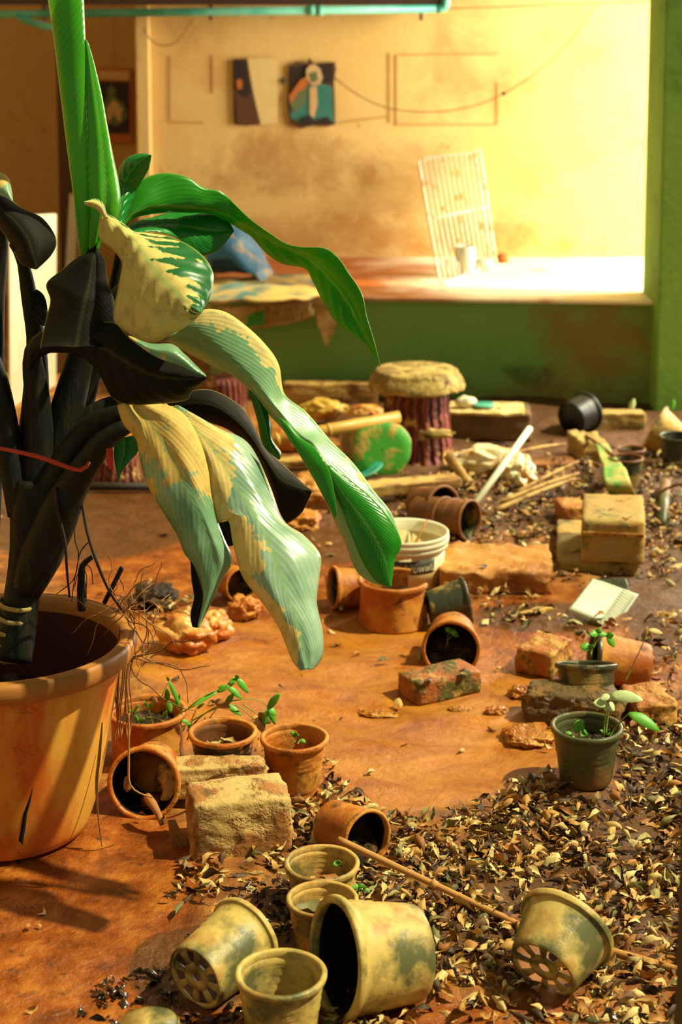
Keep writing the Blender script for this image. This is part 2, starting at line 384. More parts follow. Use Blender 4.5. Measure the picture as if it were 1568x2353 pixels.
def Z(a): return Matrix.Rotation(a, 3, 'Z').to_quaternion()

# ------------------------------------------------------------------ ground relief
def zones(px, py):
    def el(cx, cy, rx, ry): return math.hypot((px-cx)/rx, (py-cy)/ry)
    w_ = .12*math.sin(px*.013)+.1*math.sin(py*.02+px*.007)
    pool = 1-sm(.85, 1.1, min(el(830, 1620, 430, 215), el(980, 1740, 300, 120), el(520, 1500, 250, 90), el(1180, 1640, 130, 110))+w_)
    damp = 1-sm(.85, 1.1, min(el(170, 2080, 300, 260), el(60, 2300, 300, 160), el(280, 1250, 260, 160), el(1000, 1560, 600, 200), el(700, 1350, 200, 140), el(900, 2340, 500, 40))+w_)
    return pool, damp
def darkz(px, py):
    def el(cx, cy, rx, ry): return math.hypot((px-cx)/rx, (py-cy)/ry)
    far = 1-sm(.7, 1.25, min(el(1180, 1110, 400, 120), el(1530, 1200, 140, 320), el(1540, 1760, 130, 130), el(760, 1180, 200, 120), el(1200, 960, 500, 90), el(450, 2230, 160, 100), el(180, 1180, 300, 110)))  # last ellipse: shadow and muddy puddle behind the plant, painted dark
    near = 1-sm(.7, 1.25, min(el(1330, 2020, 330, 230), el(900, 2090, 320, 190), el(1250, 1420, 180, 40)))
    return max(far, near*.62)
def H(x, y):
    px, py = proj((x, y, 0)); pool, damp = zones(px, py)
    rough = 1-.9*pool-.0*damp
    if damp > pool: rough = min(rough, 1-.75*damp)
    v = Vector((x, y, 0))
    return (.016*noise.noise(v*2.3)+.010*noise.noise(v*6+Vector((3, 1, 0)))+.005*noise.noise(v*19))*rough + .0012*noise.noise(Vector((x*9, y*26, 2)))*pool + .006*(1-pool)*rough

exec_marker = 0
wall_stain_shade('wall_plaster', [(-.16, .76, .42, .16, (164, 118, 64), .75), (-.1, .45, 1.1, .12, (176, 110, 44), .7), (.6, .42, .6, .05, (196, 134, 60), .6), (-.45, 1.15, .3, .1, (196, 146, 84), .6), (.1, .62, .35, .12, (186, 138, 76), .6)])
wall_stain_shade('green_wall', [(.92, .2, .28, .28, (140, 100, 50), .8), (.66, .10, .12, .05, (50, 70, 40), .8), (0, .02, 1.5, .06, (110, 96, 46), .6)])  # brown patch at right; the shade by the pillar is painted in as well
# ================================================================== SETTING
def struct(name, bm, mat, **k): return tag(obj(name, bm, mat, **k), kind='structure')
def build_ground():
    xs = []; x = -3.2
    while x < 3.2: xs.append(x); x += .011 if -1.1 < x < 1.35 else .05
    ys = []; y = 1.7
    while y < 9.6: ys.append(y); y += .011 if y < 4.6 else (.03 if y < 6.4 else .12)
    me = bpy.data.meshes.new('floor'); vs = [(a, b, H(a, b)) for b in ys for a in xs]; n = len(xs)
    fs = [(j*n+i, j*n+i+1, (j+1)*n+i+1, (j+1)*n+i) for j in range(len(ys)-1) for i in range(n-1)]
    me.from_pydata(vs, [], fs); ca = me.color_attributes.new('zone', 'FLOAT_COLOR', 'POINT')
    for i, v in enumerate(vs):
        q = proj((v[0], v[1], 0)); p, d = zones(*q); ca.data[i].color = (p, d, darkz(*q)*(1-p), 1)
    for p in me.polygons: p.use_smooth = True
    me.materials.append(M['mud_ground']); o = bpy.data.objects.new('floor', me); COL.objects.link(o); tag(o, kind='structure')
build_ground()
WY = 7.2   # back wall
def slab(name, x0, x1, y0, y1, z0, z1, mat, bev=0, kind=True):
    bm = BM(); box(bm, ((x0+x1)/2, (y0+y1)/2, (z0+z1)/2), (x1-x0, y1-y0, z1-z0))
    o = obj(name, bm, mat, smooth=False, bevel=bev)
    if kind: tag(o, kind='structure')
    return o
xl = P(318, 300, WY).x; xr = P(1522, 300, 6.0).x
slab('wall_back', xl, 2.9, WY, WY+.2, -.05, 2.7, 'wall_plaster')
slab('trim_1', xl-.002, xl+.055, WY-.045, WY+.0, -.05, 2.7, 'wall_plaster', .006)
slab('wall_recess', -3.2, xl+.1, 8.4, 8.6, -.05, 2.7, 'recess_plaster')
slab('wall_recess_side', xl+.0, xl+.12, WY+.2, 8.4, -.05, 2.7, 'recess_plaster')
slab('trim_2', P(135, 300, 7.6).x, P(166, 300, 7.6).x, 7.56, 7.68, -.03, 2.7, 'brown_trim', .004)
slab('wall_left', -3.3, -3.2, 1.7, 8.6, -.05, 2.7, 'recess_plaster')
# raised masonry platform with the green front
bx0 = P(480, 800, 6.17).x
bm = BM(); ztop = .372
def quadbox(bm, pts, z0, z1):
    lo = [bm.verts.new((x, y, z0)) for x, y in pts]; hi = [bm.verts.new((x, y, z1)) for x, y in pts]
    bm.faces.new(lo[::-1]); bm.faces.new(hi)
    for i in range(4): j = (i+1) % 4; bm.faces.new((lo[i], lo[j], hi[j], hi[i]))
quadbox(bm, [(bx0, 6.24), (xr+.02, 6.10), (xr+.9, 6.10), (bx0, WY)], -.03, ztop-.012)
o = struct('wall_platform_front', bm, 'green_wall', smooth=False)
bm = BM(); lo = [(bx0-.01, 6.215), (xr+.02, 6.078), (2.85, 6.0), (2.85, WY), (bx0-.01, WY)]
a = [bm.verts.new((x, y, ztop-.012)) for x, y in lo]; b = [bm.verts.new((x, y, ztop)) for x, y in lo]
bm.faces.new(a[::-1]); bm.faces.new(b)
for i in range(5): j = (i+1) % 5; bm.faces.new((a[i], a[j], b[j], b[i]))
struct('trim_platform_top', bm, 'platform_top', smooth=False, bevel=.003)
slab('wall_pillar', P(1508, 900, 5.98).x, P(1508, 900, 5.98).x+.34, 5.98, 6.3, -.03, 2.7, 'pillar_green', .008)
# roof over the alcove, above the picture
slab('ceiling', -.85, 2.9, 6.4, 7.4, 2.7, 2.8, 'dark_wood')
# dark timber post close to the lens at the right edge
px_ = P(1581, 2340, 1.75).x
slab('trim_3', px_, px_+.07, 1.75, 1.82, -.05, P(1560, 900, 1.75).z, 'dark_wood', .004)

# ================================================================== BACK WALL THINGS
def cyl_line(bm, a, b, r, seg=16): tube(bm, [a, b], r, seg, n=2)
e = empty('water_pipe', P(500, 33, 7.1), 'long turquoise water pipe running along the top of the wall', 'pipe')
bm = BM(); cyl_line(bm, P(-60, 34, 7.08), P(1010, 20, 7.08), .0165); obj('pipe_run', bm, 'teal_pipe', e)
bm = BM(); tube(bm, [P(1005, 20, 7.08), P(1022, 16, 7.08), P(1026, -20, 7.08)], .018, 14); obj('elbow', bm, 'teal_pipe', e)
for q in (715, 735):
    bm = BM(); cyl_line(bm, P(q-9, 24, 7.08), P(q+9, 24, 7.08), .021); obj('coupling', bm, 'teal_pipe', e)
for q in (102, 484, 968):
    bm = BM(); c = P(q, 12, 7.11); box(bm, c, (.012, .05, .12)); obj('bracket', bm, 'brown_trim', e, smooth=False)
bm = BM(); tube(bm, [P(40, 36, 7.08), P(60, 48, 7.03), P(110, 62, 7.0), P(150, 66, 7.0)], .014, 12); tag(obj('branch_pipe', bm, 'teal_pipe'), 'short turquoise pipe stub slanting down behind the rolled leaf', 'pipe')
bm = BM(); box(bm, P(480, 0, 7.12), (1.9, .09, .04)); tag(obj('timber_beam', bm, 'dark_wood', smooth=False), 'dark timber beam above the turquoise pipe', 'beam')
bm = BM(); tube(bm, [P(1030, 20, 7.15), P(1200, 14, 7.15), P(1370, 8, 7.15), P(1520, 2, 7.15)], .003, 6); tag(obj('wall_cable', bm, 'cord'), 'straight thin cable along the top right of the wall', 'cable')
e = empty('sagging_wire', P(770, 180, 7.14), 'long brown wire sagging in a curve across the wall', 'wire')
bm = BM(); tube(bm, [P(*p, 7.14) for p in [(768, 178), (830, 222), (900, 250), (1000, 257), (1090, 243), (1158, 215), (1235, 165), (1310, 95), (1372, 8)]], .0032, 8); obj('strand', bm, 'cord', e)
bm = BM(); lump(bm, P(1158, 215, 7.14), (.011, .008, .008), sub=2, amp=.2); obj('knot', bm, 'twig_dark', e)
bm = BM(); tube(bm, [P(*p, 7.12) for p in [(330, 62), (345, 90), (375, 105), (410, 92), (445, 42)]], .003, 6); tag(obj('loose_wire', bm, 'cord'), 'short looping wire at the top left corner of the wall', 'wire')

def flatpoly(bm, pts, Y, th=.001):
    f = [bm.verts.new(P(x, y, Y)) for x, y in pts]; b = [bm.verts.new(P(x, y, Y)+Vector((0, th, 0))) for x, y in pts]
    bm.faces.new(f); bm.faces.new(b[::-1])
    for i in range(len(f)): j = (i+1) % len(f); bm.faces.new((f[i], b[i], b[j], f[j]))
def poly(name, pts, Y, mat, parent, th=.001):
    bm = BM(); flatpoly(bm, pts, Y, th); return obj(name, bm, mat, parent, smooth=False)
plain('paper_pale', (226, 196, 128), .8); plain('ink_dark', (44, 30, 22), .6); plain('ink_brown', (92, 56, 30), .6); plain('ink_teal', (56, 120, 108), .6)
plain('ink_cream', (206, 170, 116), .7); plain('ink_orange', (190, 104, 40), .6); plain('ink_olive', (100, 110, 70), .6); plain('residue', (192, 144, 78), .8)
e = empty('monk_poster', P(718, 288, 7.19), 'peeling poster of a robed figure, dark and teal, torn ragged at its edges', 'poster')
poly('paper', [(664, 152), (682, 140), (705, 145), (710, 132), (722, 146), (752, 143), (770, 142), (773, 160), (768, 184), (770, 240), (771, 286), (752, 291), (718, 288), (690, 296), (668, 286), (661, 236)], 7.190, 'ink_brown', e)
poly('backdrop', [(668, 155), (700, 150), (764, 146), (766, 190), (668, 200)], 7.188, 'ink_dark', e)
poly('robe', [(667, 232), (690, 195), (712, 186), (740, 192), (764, 200), (768, 284), (740, 286), (690, 284), (668, 270)], 7.186, 'ink_teal', e)
poly('robe_fold', [(690, 200), (710, 186), (700, 240), (676, 262), (668, 240)], 7.184, 'ink_olive', e)
poly('sash', [(712, 200), (728, 196), (730, 240), (722, 272), (712, 262)], 7.183, 'ink_cream', e)
poly('head', [(704, 160), (712, 150), (724, 148), (736, 158), (742, 178), (736, 194), (716, 196), (704, 180)], 7.181, 'ink_cream', e)
poly('face_shade', [(712, 168), (728, 164), (732, 184), (718, 190)], 7.179, 'ink_olive', e)
poly('arm', [(664, 222), (690, 184), (704, 176), (708, 196), (684, 214), (668, 240)], 7.182, 'ink_orange', e)
poly('shadow_base', [(690, 276), (706, 264), (724, 278), (752, 268), (768, 284), (700, 288)], 7.180, 'ink_dark', e)
e = empty('torn_poster', P(565, 286, 7.19), 'narrow dark strip left of a torn poster on the wall', 'poster')
poly('paper', [(535, 136), (568, 134), (576, 180), (586, 230), (598, 286), (566, 289), (538, 286)], 7.190, 'ink_brown', e)
poly('dark_print', [(539, 140), (565, 139), (571, 180), (578, 215), (560, 226), (541, 200)], 7.188, 'ink_dark', e)
poly('orange_print', [(541, 212), (566, 228), (588, 250), (592, 282), (545, 284)], 7.186, 'ink_brown', e)
poly('face', [(543, 186), (552, 180), (558, 190), (556, 204), (546, 206)], 7.184, 'ink_orange', e)
o = poly('paper_scrap', [(569, 134), (600, 132), (640, 134), (638, 284), (600, 287), (586, 230), (576, 180)], 7.192, 'paper_pale', None); tag(o, 'pale blank sheet of paper stuck beside the narrow torn poster', 'paper')
e = empty('framed_calendar', P(262, 328, 8.38), 'orange framed picture hanging in the dim recess on the left', 'picture')
Yc = 8.38
poly('frame', [(217, 156), (303, 158), (303, 330), (217, 328)], Yc, 'ink_orange', e, .02)
poly('header', [(226, 162), (296, 164), (296, 184), (226, 182)], Yc-.002, 'ink_cream', e)
poly('print', [(226, 186), (298, 188), (298, 308), (226, 306)], Yc-.003, 'ink_dark', e)
poly('figure', [(236, 240), (248, 222), (246, 204), (256, 196), (266, 206), (264, 224), (284, 236), (294, 270), (270, 290), (238, 282)], Yc-.005, 'ink_olive', e)
poly('figure_light', [(244, 250), (262, 228), (282, 250), (276, 284), (262, 262), (248, 284)], Yc-.007, 'ink_cream', e)
bm = BM(); cyl_line(bm, P(262, 156, Yc-.01), P(262, 40, Yc-.01), .002); obj('hanging_cord', bm, 'cord', e)
slab_ = None
def outline(pts, wd, label):
    bm = BM()
    for (a, b) in pts:
        A = Vector((a[0], a[1])); B = Vector((b[0], b[1])); d = (B-A).normalized(); n_ = Vector((-d.y, d.x))*wd
        q = [A-n_, B-n_, B+n_, A+n_]; flatpoly(bm, [(v.x, v.y) for v in q], 7.196, .002)
    tag(obj('glue_outline', bm, 'residue', smooth=False), label, 'stain')
outline([((392, 128), (392, 278)), ((392, 280), (470, 282)), ((490, 128), (490, 215))], 1.1, 'faint rectangular glue outline left of the torn poster')
outline([((896, 122), (896, 282)), ((912, 126), (912, 288)), ((916, 126), (1146, 124)), ((1144, 190), (1144, 288)), ((916, 286), (1140, 286)), ((780, 282), (892, 268))], 1.1, 'faint rectangular glue outline right of the robed figure poster')
bm = BM(); lump(bm, P(649, 186, 7.19), (.009, .004, .014), sub=2, amp=.3); tag(obj('nail_head', bm, 'twig_dark'), 'small dark peg on the wall between the two posters', 'peg')

# rack leaning on the wall
TL, TR, BR, BL = P(962, 368, 7.12), P(1104, 350, 7.12), P(1139, 600, 6.82), P(1012, 656, 6.62)
BR = G(1139, 604, ztop+.01); BL = G(1013, 654, ztop+.01)
e = empty('wire_rack', (BL+BR)/2, 'rusty white wire rack leaning upright against the bright wall', 'rack')
bm = BM()
def rnd(a, b, t): return a.lerp(b, t)
fr = [rnd(TL, BL, .06), rnd(TL, TR, .08), rnd(TL, TR, .92), rnd(TR, BR, .06), rnd(TR, BR, .97), rnd(BR, BL, .04), rnd(BR, BL, .96), rnd(BL, TL, .03)]
tube(bm, fr+[fr[0]], .006, 8, n=60); obj('frame', bm, 'rack_metal', e)
for k in range(1, 12):
    t = k/12; a = TL.lerp(TR, t); b = BL.lerp(BR, t); bm = BM(); tube(bm, [a, b], .0045 if k < 11 else .006, 6, n=2); obj('bar', bm, 'rack_metal', e)
bm = BM(); tube(bm, [TL.lerp(BL, .5)+Vector((0, .004, 0)), TR.lerp(BR, .5)+Vector((0, .004, 0))], .004, 6, n=2); obj('cross_bar', bm, 'rack_metal', e)
c = G(1071, 634, ztop+.0); bm = BM(); mt = Matrix.Translation(c)
lathe(bm, [(.0, .001), (.026, .001), (.034, .03), (.038, .118), (.036, .118), (.031, .03), (.024, .006), (0, .006)], 24, mt=mt); tag(obj('plastic_cup', bm, 'white_plastic'), 'white plastic cup standing before the leaning rack', 'cup')
c = G(1110, 622, ztop); bm = BM(); lathe(bm, [(0, .001), (.03, .001), (.036, .05), (.034, .05), (.028, .005), (0, .005)], 20, mt=Matrix.Translation(c)); tag(obj('clear_cup', bm, 'clear_plastic'), 'clear low cup beside the white cup under the rack', 'cup')
c = G(1156, 604, ztop); bm = BM(); lump(bm, c+Vector((0, 0, .018)), (.024, .016, .022), sub=3, amp=.5, seed=4); tag(obj('mud_clod', bm, 'terracotta'), 'small reddish clod on the platform right of the rack', 'clod')
# white panel and timber leaning in the left background
bm = BM(); f_ = [P(x, y, 6.0+(x-22)*.0032) for x, y in [(22, 498), (130, 492), (130, 930), (24, 950)]]; f_[2].z = .0; f_[3].z = .0; b_ = [v+Vector((-.01, .02, 0)) for v in f_]
va = [bm.verts.new(v) for v in f_]; vb_ = [bm.verts.new(v) for v in b_]; bm.faces.new(va); bm.faces.new(vb_[::-1])
for i in range(4): j = (i+1) % 4; bm.faces.new((va[i], vb_[i], vb_[j], va[j]))
o = obj('white_board', bm, 'white_paint', smooth=False); tag(o, 'white painted board standing behind the plant at the left edge', 'board')
o = poly('timber_plank', [(160, 445), (178, 452), (166, 800), (140, 800)], 7.4, 'white_paint', None, .03); tag(o, 'narrow pale plank leaning behind the rolled leaf', 'plank')
slab('trim_4', -2.2, -1.52, 6.5, 6.56, -.04, .62, 'dark_wood', .004)

# ================================================================== BUNDLE ON THE PLATFORM
def sheet(bm, L, R, nv=24, nu=14, amp=.01, sc=12, seed=0):
    a = catmull(L, nv); b = catmull(R, nv); rows = []
    for i in range(nv):
        row = []
        for j in range(nu):
            p = a[i].lerp(b[i], j/(nu-1)); n_ = noise.noise_vector(p*sc+Vector((seed, seed, 0)))
            row.append(p+n_*amp)
        rows.append(row)
    grid(bm, rows)
bm = BM(); c = P(545, 690, 6.5)
# crumpled tarp heap: a ridge that falls to both sides
rows = []
for i in range(30):
    t = i/29; x0 = P(470, 700, 6.3).x; x = x0+t*(P(622, 700, 6.3).x-x0); hh = [.18, .24, .25, .22, .17, .12, .03]
    k = t*6; q = min(5, int(k)); hgt = hh[q]+(hh[q+1]-hh[q])*(k-q); row = []
    for j in range(24):
        s_ = j/23; y = 6.22+.42*s_; z = ztop+.02+hgt*math.sin(math.pi*(min(1, .12+.88*s_)))**.8
        p = Vector((x, y, z)); p += noise.noise_vector(p*11)*.022; p.z = max(p.z, ztop+.004); row.append(p)
    rows.append(row)
grid(bm, rows); tag(obj('blue_tarpaulin', bm, 'blue_tarp', solid=.003), 'crumpled muddy blue tarpaulin heaped on the platform edge', 'tarpaulin')
for nm, pts, mt_, lb, ct in (
    ('folded_sack', [(600, 640), (640, 636), (705, 642), (740, 660), (752, 690), (700, 690), (620, 694), (560, 700)], 'sack', 'flat blue and tan sack lying behind the torn cardboard', 'sack'),):
    bm = BM(); L = [G(470, 690, ztop+.05), G(600, 690, ztop+.06), G(700, 684, ztop+.05), G(752, 676, ztop+.03)]; R = [G(480, 640, ztop+.05), G(600, 636, ztop+.05), G(690, 634, ztop+.04), G(735, 640, ztop+.03)]
    sheet(bm, L, R, 30, 12, .012, 14); tag(obj(nm, bm, mt_, solid=.012), lb, ct)
bm = BM(); L = [P(478, 752, 6.15), P(560, 753, 6.14), P(640, 746, 6.12), P(722, 724, 6.12)]; R = [P(478, 706, 6.2), P(560, 704, 6.2), P(640, 698, 6.2), P(716, 682, 6.2)]
sheet(bm, L, R, 34, 8, .007, 22); e = tag(obj('cardboard_bundle', bm, 'card', solid=.014), 'fluted muddy cardboard bundle hanging over the platform edge', 'cardboard')
bm = BM(); L = [P(566, 752, 6.11), P(606, 748, 6.11)]; R = [P(568, 726, 6.13), P(608, 712, 6.13)]; sheet(bm, L, R, 6, 6, .003, 22); obj('green_patch', bm, 'green_paint', e, solid=.004)
for k in range(9):
    bm = BM(); x = 622+k*11; tube(bm, [P(x, 741-k*1.6, 6.10), P(x+2, 712-k*1.7, 6.12)], .004, 6, n=2); obj('flute', bm, 'card', e)
bm = BM(); L = [P(700, 690, 6.16), P(722, 712, 6.12), P(728, 742, 6.12), P(750, 794, 6.12)]; R = [P(752, 682, 6.16), P(762, 700, 6.12), P(771, 740, 6.12), P(752, 797, 6.12)]
sheet(bm, L, R, 20, 10, .006, 16); tag(obj('hanging_rag', bm, 'card', solid=.003), 'pointed torn scrap dangling from the cardboard bundle', 'rag')

# ================================================================== POTS
def pot_profile(R, r, h, th, lip, ridges):
    out = [(r*.97, 0), (r, .003)]
    n = 16
    for i in range(1, n):
        t = i/n; z = t*h*.86; rr = r+(R*.9-r)*t
        if ridges and t > .5: rr += .0011*math.cos(i*math.pi)
        out.append((rr, z))
    z1 = h*.86
    out += [(R*.905, z1), (R*.925, h*.93), (R*.96, h-lip*1.1), (R*.985, h-lip), (R, h-lip*.7), (R, h-lip*.25), (R-.001, h), (R-.0045*(R/.06), h+.0012), (R-.008*(R/.06), h-.001)]
    inn = [(R*.925-th, h*.93-.004), (R*.895-th, z1)]
    for i in range(n-1, 0, -1):
        t = i/n; rr = r+(R*.9-r)*t-th
        if ridges and t > .5: rr += .0010*math.cos(i*math.pi)
        inn.append((rr, t*h*.86))
    inn += [(r-th, .006)]
    return out, inn
def build_pot(name, base, axis, R, r, h, mat, label, cat='pot', group=None, holes=False, soil=0, soil_r=None, inner=None, spin=0, broken=0, ridges=True, seed=1, soil_side=False, rimmat=None):
    q = Vector(axis).to_track_quat('Z', 'Y') if Vector(axis).normalized().z < .999 else Matrix.Identity(3).to_quaternion()
    e = empty(name, base, label, cat, group, q); LYING.append((Vector(base), Vector(base)+Vector(axis).normalized()*h, R, r))
    th = .0022; lip = .009*(R/.07)
    out, inn = pot_profile(R, r, h, th, lip, ridges)
    bm = BM(); k = len(out)-6; seg = 64
    lathe(bm, out[:k+1]+[], seg, .02, seed)
    bi = BM(); lathe(bi, inn, seg, .02, seed); INS = bi
    if broken:
        bmesh.ops.delete(bi, geom=[v for v in bi.verts if v.co.z > h*(.55+.25*noise.noise(Vector((v.co.x*30, v.co.y*30, seed)))) and math.cos(math.atan2(v.co.y, v.co.x)-broken) > .72], context='VERTS')
        # ragged bite out of the lip side
        dead = [v for v in bm.verts if v.co.z > h*(.55+.25*noise.noise(Vector((v.co.x*30, v.co.y*30, seed)))) and math.cos(math.atan2(v.co.y, v.co.x)-broken) > .72]
        bmesh.ops.delete(bm, geom=dead, context='VERTS')
    body = obj('body', bm, mat, e, local=True); obj('inside', bi, inner or mat, e, local=True)
    bm = BM(); lathe(bm, out[k:]+inn[:1], seg, .02, seed)
    if broken:
        dead = [v for v in bm.verts if math.cos(math.atan2(v.co.y, v.co.x)-broken) > .8]; bmesh.ops.delete(bm, geom=dead, context='VERTS')
    obj('rim', bm, rimmat or mat, e, local=True)
    bm = BM()
    if holes:
        def arc(r0, r1, a0, a1, z=.004, n=6):
            rows = []
            for rr in (r0, r1): rows.append([Vector((rr*math.cos(a0+(a1-a0)*j/n), rr*math.sin(a0+(a1-a0)*j/n), z)) for j in range(n+1)])
            grid(bm, rows)
        for j in range(8):
            a = spin+j*math.pi/4; arc(r*.42, r*.97, a, a+.30)
        arc(r*.17, r*.45, 0, 2*math.pi, .004, 40)
        arc(r*.86, r*.99, 0, 2*math.pi, .003, 48)
        obj('base', bm, mat, e, local=True, solid=.003)
    else:
        ngon(bm, r*.98, .003, 48); obj('base', bm, mat, e, local=True, solid=.003)
    if soil:
        bm = BM(); rr0 = (r+(R*.9-r)*min(1, soil/.86)-th)*.985; rows = []
        for i in range(1, 13):
            rr = rr0*i/12; rows.append([Vector((rr*math.cos(a), rr*math.sin(a), h*soil-.004+.010*noise.noise(Vector((rr*math.cos(a)*60, rr*math.sin(a)*60, seed))))) for a in [2*math.pi*j/40 for j in range(40)]])
        if soil_side:   # earth heaped against the low wall of a tipped pot
            d = q.inverted() @ Vector((0, 0, -1)); d.z = 0; d.normalize()
            for row in rows:
                for v in row: v.z = max(.008, v.z + h*.75*(v.x*d.x+v.y*d.y)/R + .012*noise.noise(v*50)-.0)
        vr = grid(bm, rows, closed=True); bm.faces.new(vr[0]); obj('soil', bm, 'soil', e, local=True)
    return e
def stand(name, cx, cy, wpx, ratio, rb, mat, label, tilt=(0, 0), sink=0.0, **k):
    h = .1
    for _ in range(8):
        p = G(cx, cy, h-sink); R = wpx/2*depth(p)/FPX; h = ratio*2*R
    ax = Vector((tilt[0], tilt[1], 1)).normalized(); p = G(cx, cy, (h)*ax.z-sink); b = p-ax*h
    b.z = -sink + (H(b.x, b.y) if sink == 0 else 0)
    return build_pot(name, b, ax, R, R*rb, h, mat, label, **k), R, h, b
def lie(name, rx, ry, bx, by, Rpx, rb, mat, label, zr=None, zb=None, **k):
    R = .06
    for _ in range(6):
        p = G(rx, ry, R if zr is None else zr*R); R = Rpx*depth(p)/FPX
    p = G(rx, ry, R*.97 if zr is None else zr*R); b = G(bx, by, R*rb*.97 if zb is None else zb*R)
    ax = p-b
    return build_pot(name, b, ax, R, R*rb, ax.length, mat, label, **k)
pots = {}
pots['B'] = stand('flower_pot', 512, 1686, 160, .74, .70, 'pot_black_mud', 'small upright black pot caked in flaking orange mud, beside the weed tub', soil=.55, rimmat='pot_orange', inner='pot_brown')
pots['C'] = stand('flower_pot', 677, 1692, 160, .74, .72, 'pot_orange', 'small upright orange pot with one tiny seedling, right of the flaking black pot', soil=.3)
pots['D'] = stand('flower_pot', 1349, 1679, 168, .78, .70, 'pot_olive', 'upright olive pot holding the arrow-leaved seedling at the right', soil=.72)
pots['K'] = stand('flower_pot', 646, 2238, 214, .80, .74, 'pot_yellow', 'upright yellowish pot with ringed inside at the bottom centre', soil=.12)
pots['E'] = stand('flower_pot', 1347, 1524, 146, .55, .82, 'pot_dark', 'shallow dark pot with a three-leafed seedling behind the brown stone', tilt=(.0, .30), sink=-.02, soil=.8)
pots['H'] = stand('flower_pot', 740, 1992, 176, .62, .72, 'pot_tan', 'tan pot sunk upright behind the other, a twig resting on its rim', soil=.35)
pots['I'] = stand('flower_pot', 741, 2080, 168, .74, .72, 'pot_tan', 'tan pot full of dry leaves, front one of the two sunk upright pots', soil=.65)
# weed tub
p_tub = stand('weed_tub', 338, 1640, 186, .62, .88, 'terracotta', 'brown tub full of trailing weeds behind the toppled pot', soil=.72, ridges=False)
# toppled pots
lie('flower_pot', 330, 1802, 356, 1764, 86, .74, 'pot_orange', 'toppled pot with its dark mouth to the viewer, below the weed tub', seed=3, inner='inside_shade_black')
lie('flower_pot', 768, 2205, 952, 2188, 140, .78, 'pot_yellow', 'largest toppled yellow pot with its black mouth facing left', holes=False, seed=4, zr=.98, zb=.76, inner='inside_shade_black')
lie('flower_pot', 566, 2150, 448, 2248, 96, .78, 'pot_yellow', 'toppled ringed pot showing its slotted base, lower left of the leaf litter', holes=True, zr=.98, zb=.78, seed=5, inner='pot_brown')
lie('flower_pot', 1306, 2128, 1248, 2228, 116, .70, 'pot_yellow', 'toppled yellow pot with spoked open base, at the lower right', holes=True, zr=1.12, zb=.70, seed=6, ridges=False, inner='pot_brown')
lie('flower_pot', 846, 1930, 762, 1893, 70, .82, 'terracotta', 'toppled mud-crusted pot with a mouth of black earth, behind the tan pots', soil=.5, soil_side=True, seed=8, rimmat='pot_orange', inner='inside_shade_black')
lie('flower_pot', 1074, 1381, 986, 1400, 57, .72, 'pot_dark', 'small toppled black pot muddy at the sides, in front of the white bucket', holes=True, seed=9)
lie('flower_pot', 1037, 1492, 1040, 1456, 68, .8, 'terracotta', 'toppled pot filled with dark earth and a sprout, behind the mossy brick', soil=.55, soil_side=True, seed=10, zr=.62, zb=.5, inner='inside_shade_black')
lie('flower_pot', 1362, 1512, 1490, 1528, 66, .72, 'terracotta', 'toppled brown pot behind the shallow dark pot, slotted base to the right', holes=True, seed=11, rimmat='pot_dark', inner='inside_shade_black')
lie('flower_pot', 1082, 1196, 1000, 1186, 49, .85, 'pot_brown', 'front one of the nested brown pots lying behind the bucket', seed=12, soil=.3, inner='pot_dark')
for k, (a, b) in enumerate(((1046, 1190), (1024, 1187))):
    lie('flower_pot', a, b, a-62, b-10, 46, .85, 'pot_brown', ['middle one of the nested brown pots, only its rim ring showing', 'rearmost rim ring among the nested brown pots'][k], seed=13+k)
lie('flower_pot', 1020, 1168, 962, 1160, 54, .8, 'pot_brown', 'wide-mouthed brown pot lying behind the nested pots', seed=15, inner='inside_shade_black')
lie('flower_pot', 764, 1350, 838, 1350, 50, .85, 'terracotta', 'toppled orange pot with its mouth facing left, beside the big muddy leaf tip', seed=16, inner='pot_dark')
lie('flower_pot', 556, 1345, 520, 1330, 42, .85, 'terracotta', 'toppled orange pot half hidden between the two drooping leaf lobes', seed=17, inner='pot_dark')
stand('flower_pot', 905, 1330, 168, .62, .95, 'terracotta', 'cracked orange pot standing in front of the white bucket', soil=.6, broken=0.3, ridges=False)
lie('flower_pot', 1350, 944, 1312, 962, 46, .84, 'pot_black', 'black pot lying against the green wall at the right', seed=18, zr=1.0)
stand('flower_pot', 1440, 1054, 80, .85, .75, 'pot_dark', 'dark pot standing behind the green cloth at the right', soil=.5, rimmat='pot_brown')
stand('flower_pot', 1452, 1036, 66, .8, .75, 'pot_dark', 'rearmost dark pot ring behind the cloth, partly hidden', soil=.5, rimmat='pot_brown')
ax_ = Vector((-.78, .30, .42)).normalized(); rc_ = P(1502, 984, 5.4)
build_pot('flower_pot', rc_-ax_*.105, ax_, .082, .05, .105, 'pot_tan', 'tan cone shaped pot tilted at the far right by the pillar', seed=19, ridges=False)
stand('flower_pot', 1560, 1002, 90, .8, .75, 'pot_dark', 'grey green pot cut off by the right edge', soil=.5)
# upturned pot at the bottom edge
p = G(342, 2360, .055); R = 70*depth(p)/FPX
build_pot('flower_pot', Vector((p.x, p.y, .062)), (0.05, 0, -1), R*1.2, R, .06, 'pot_yellow', 'pale upturned pot bottom at the lower left edge', ridges=False)

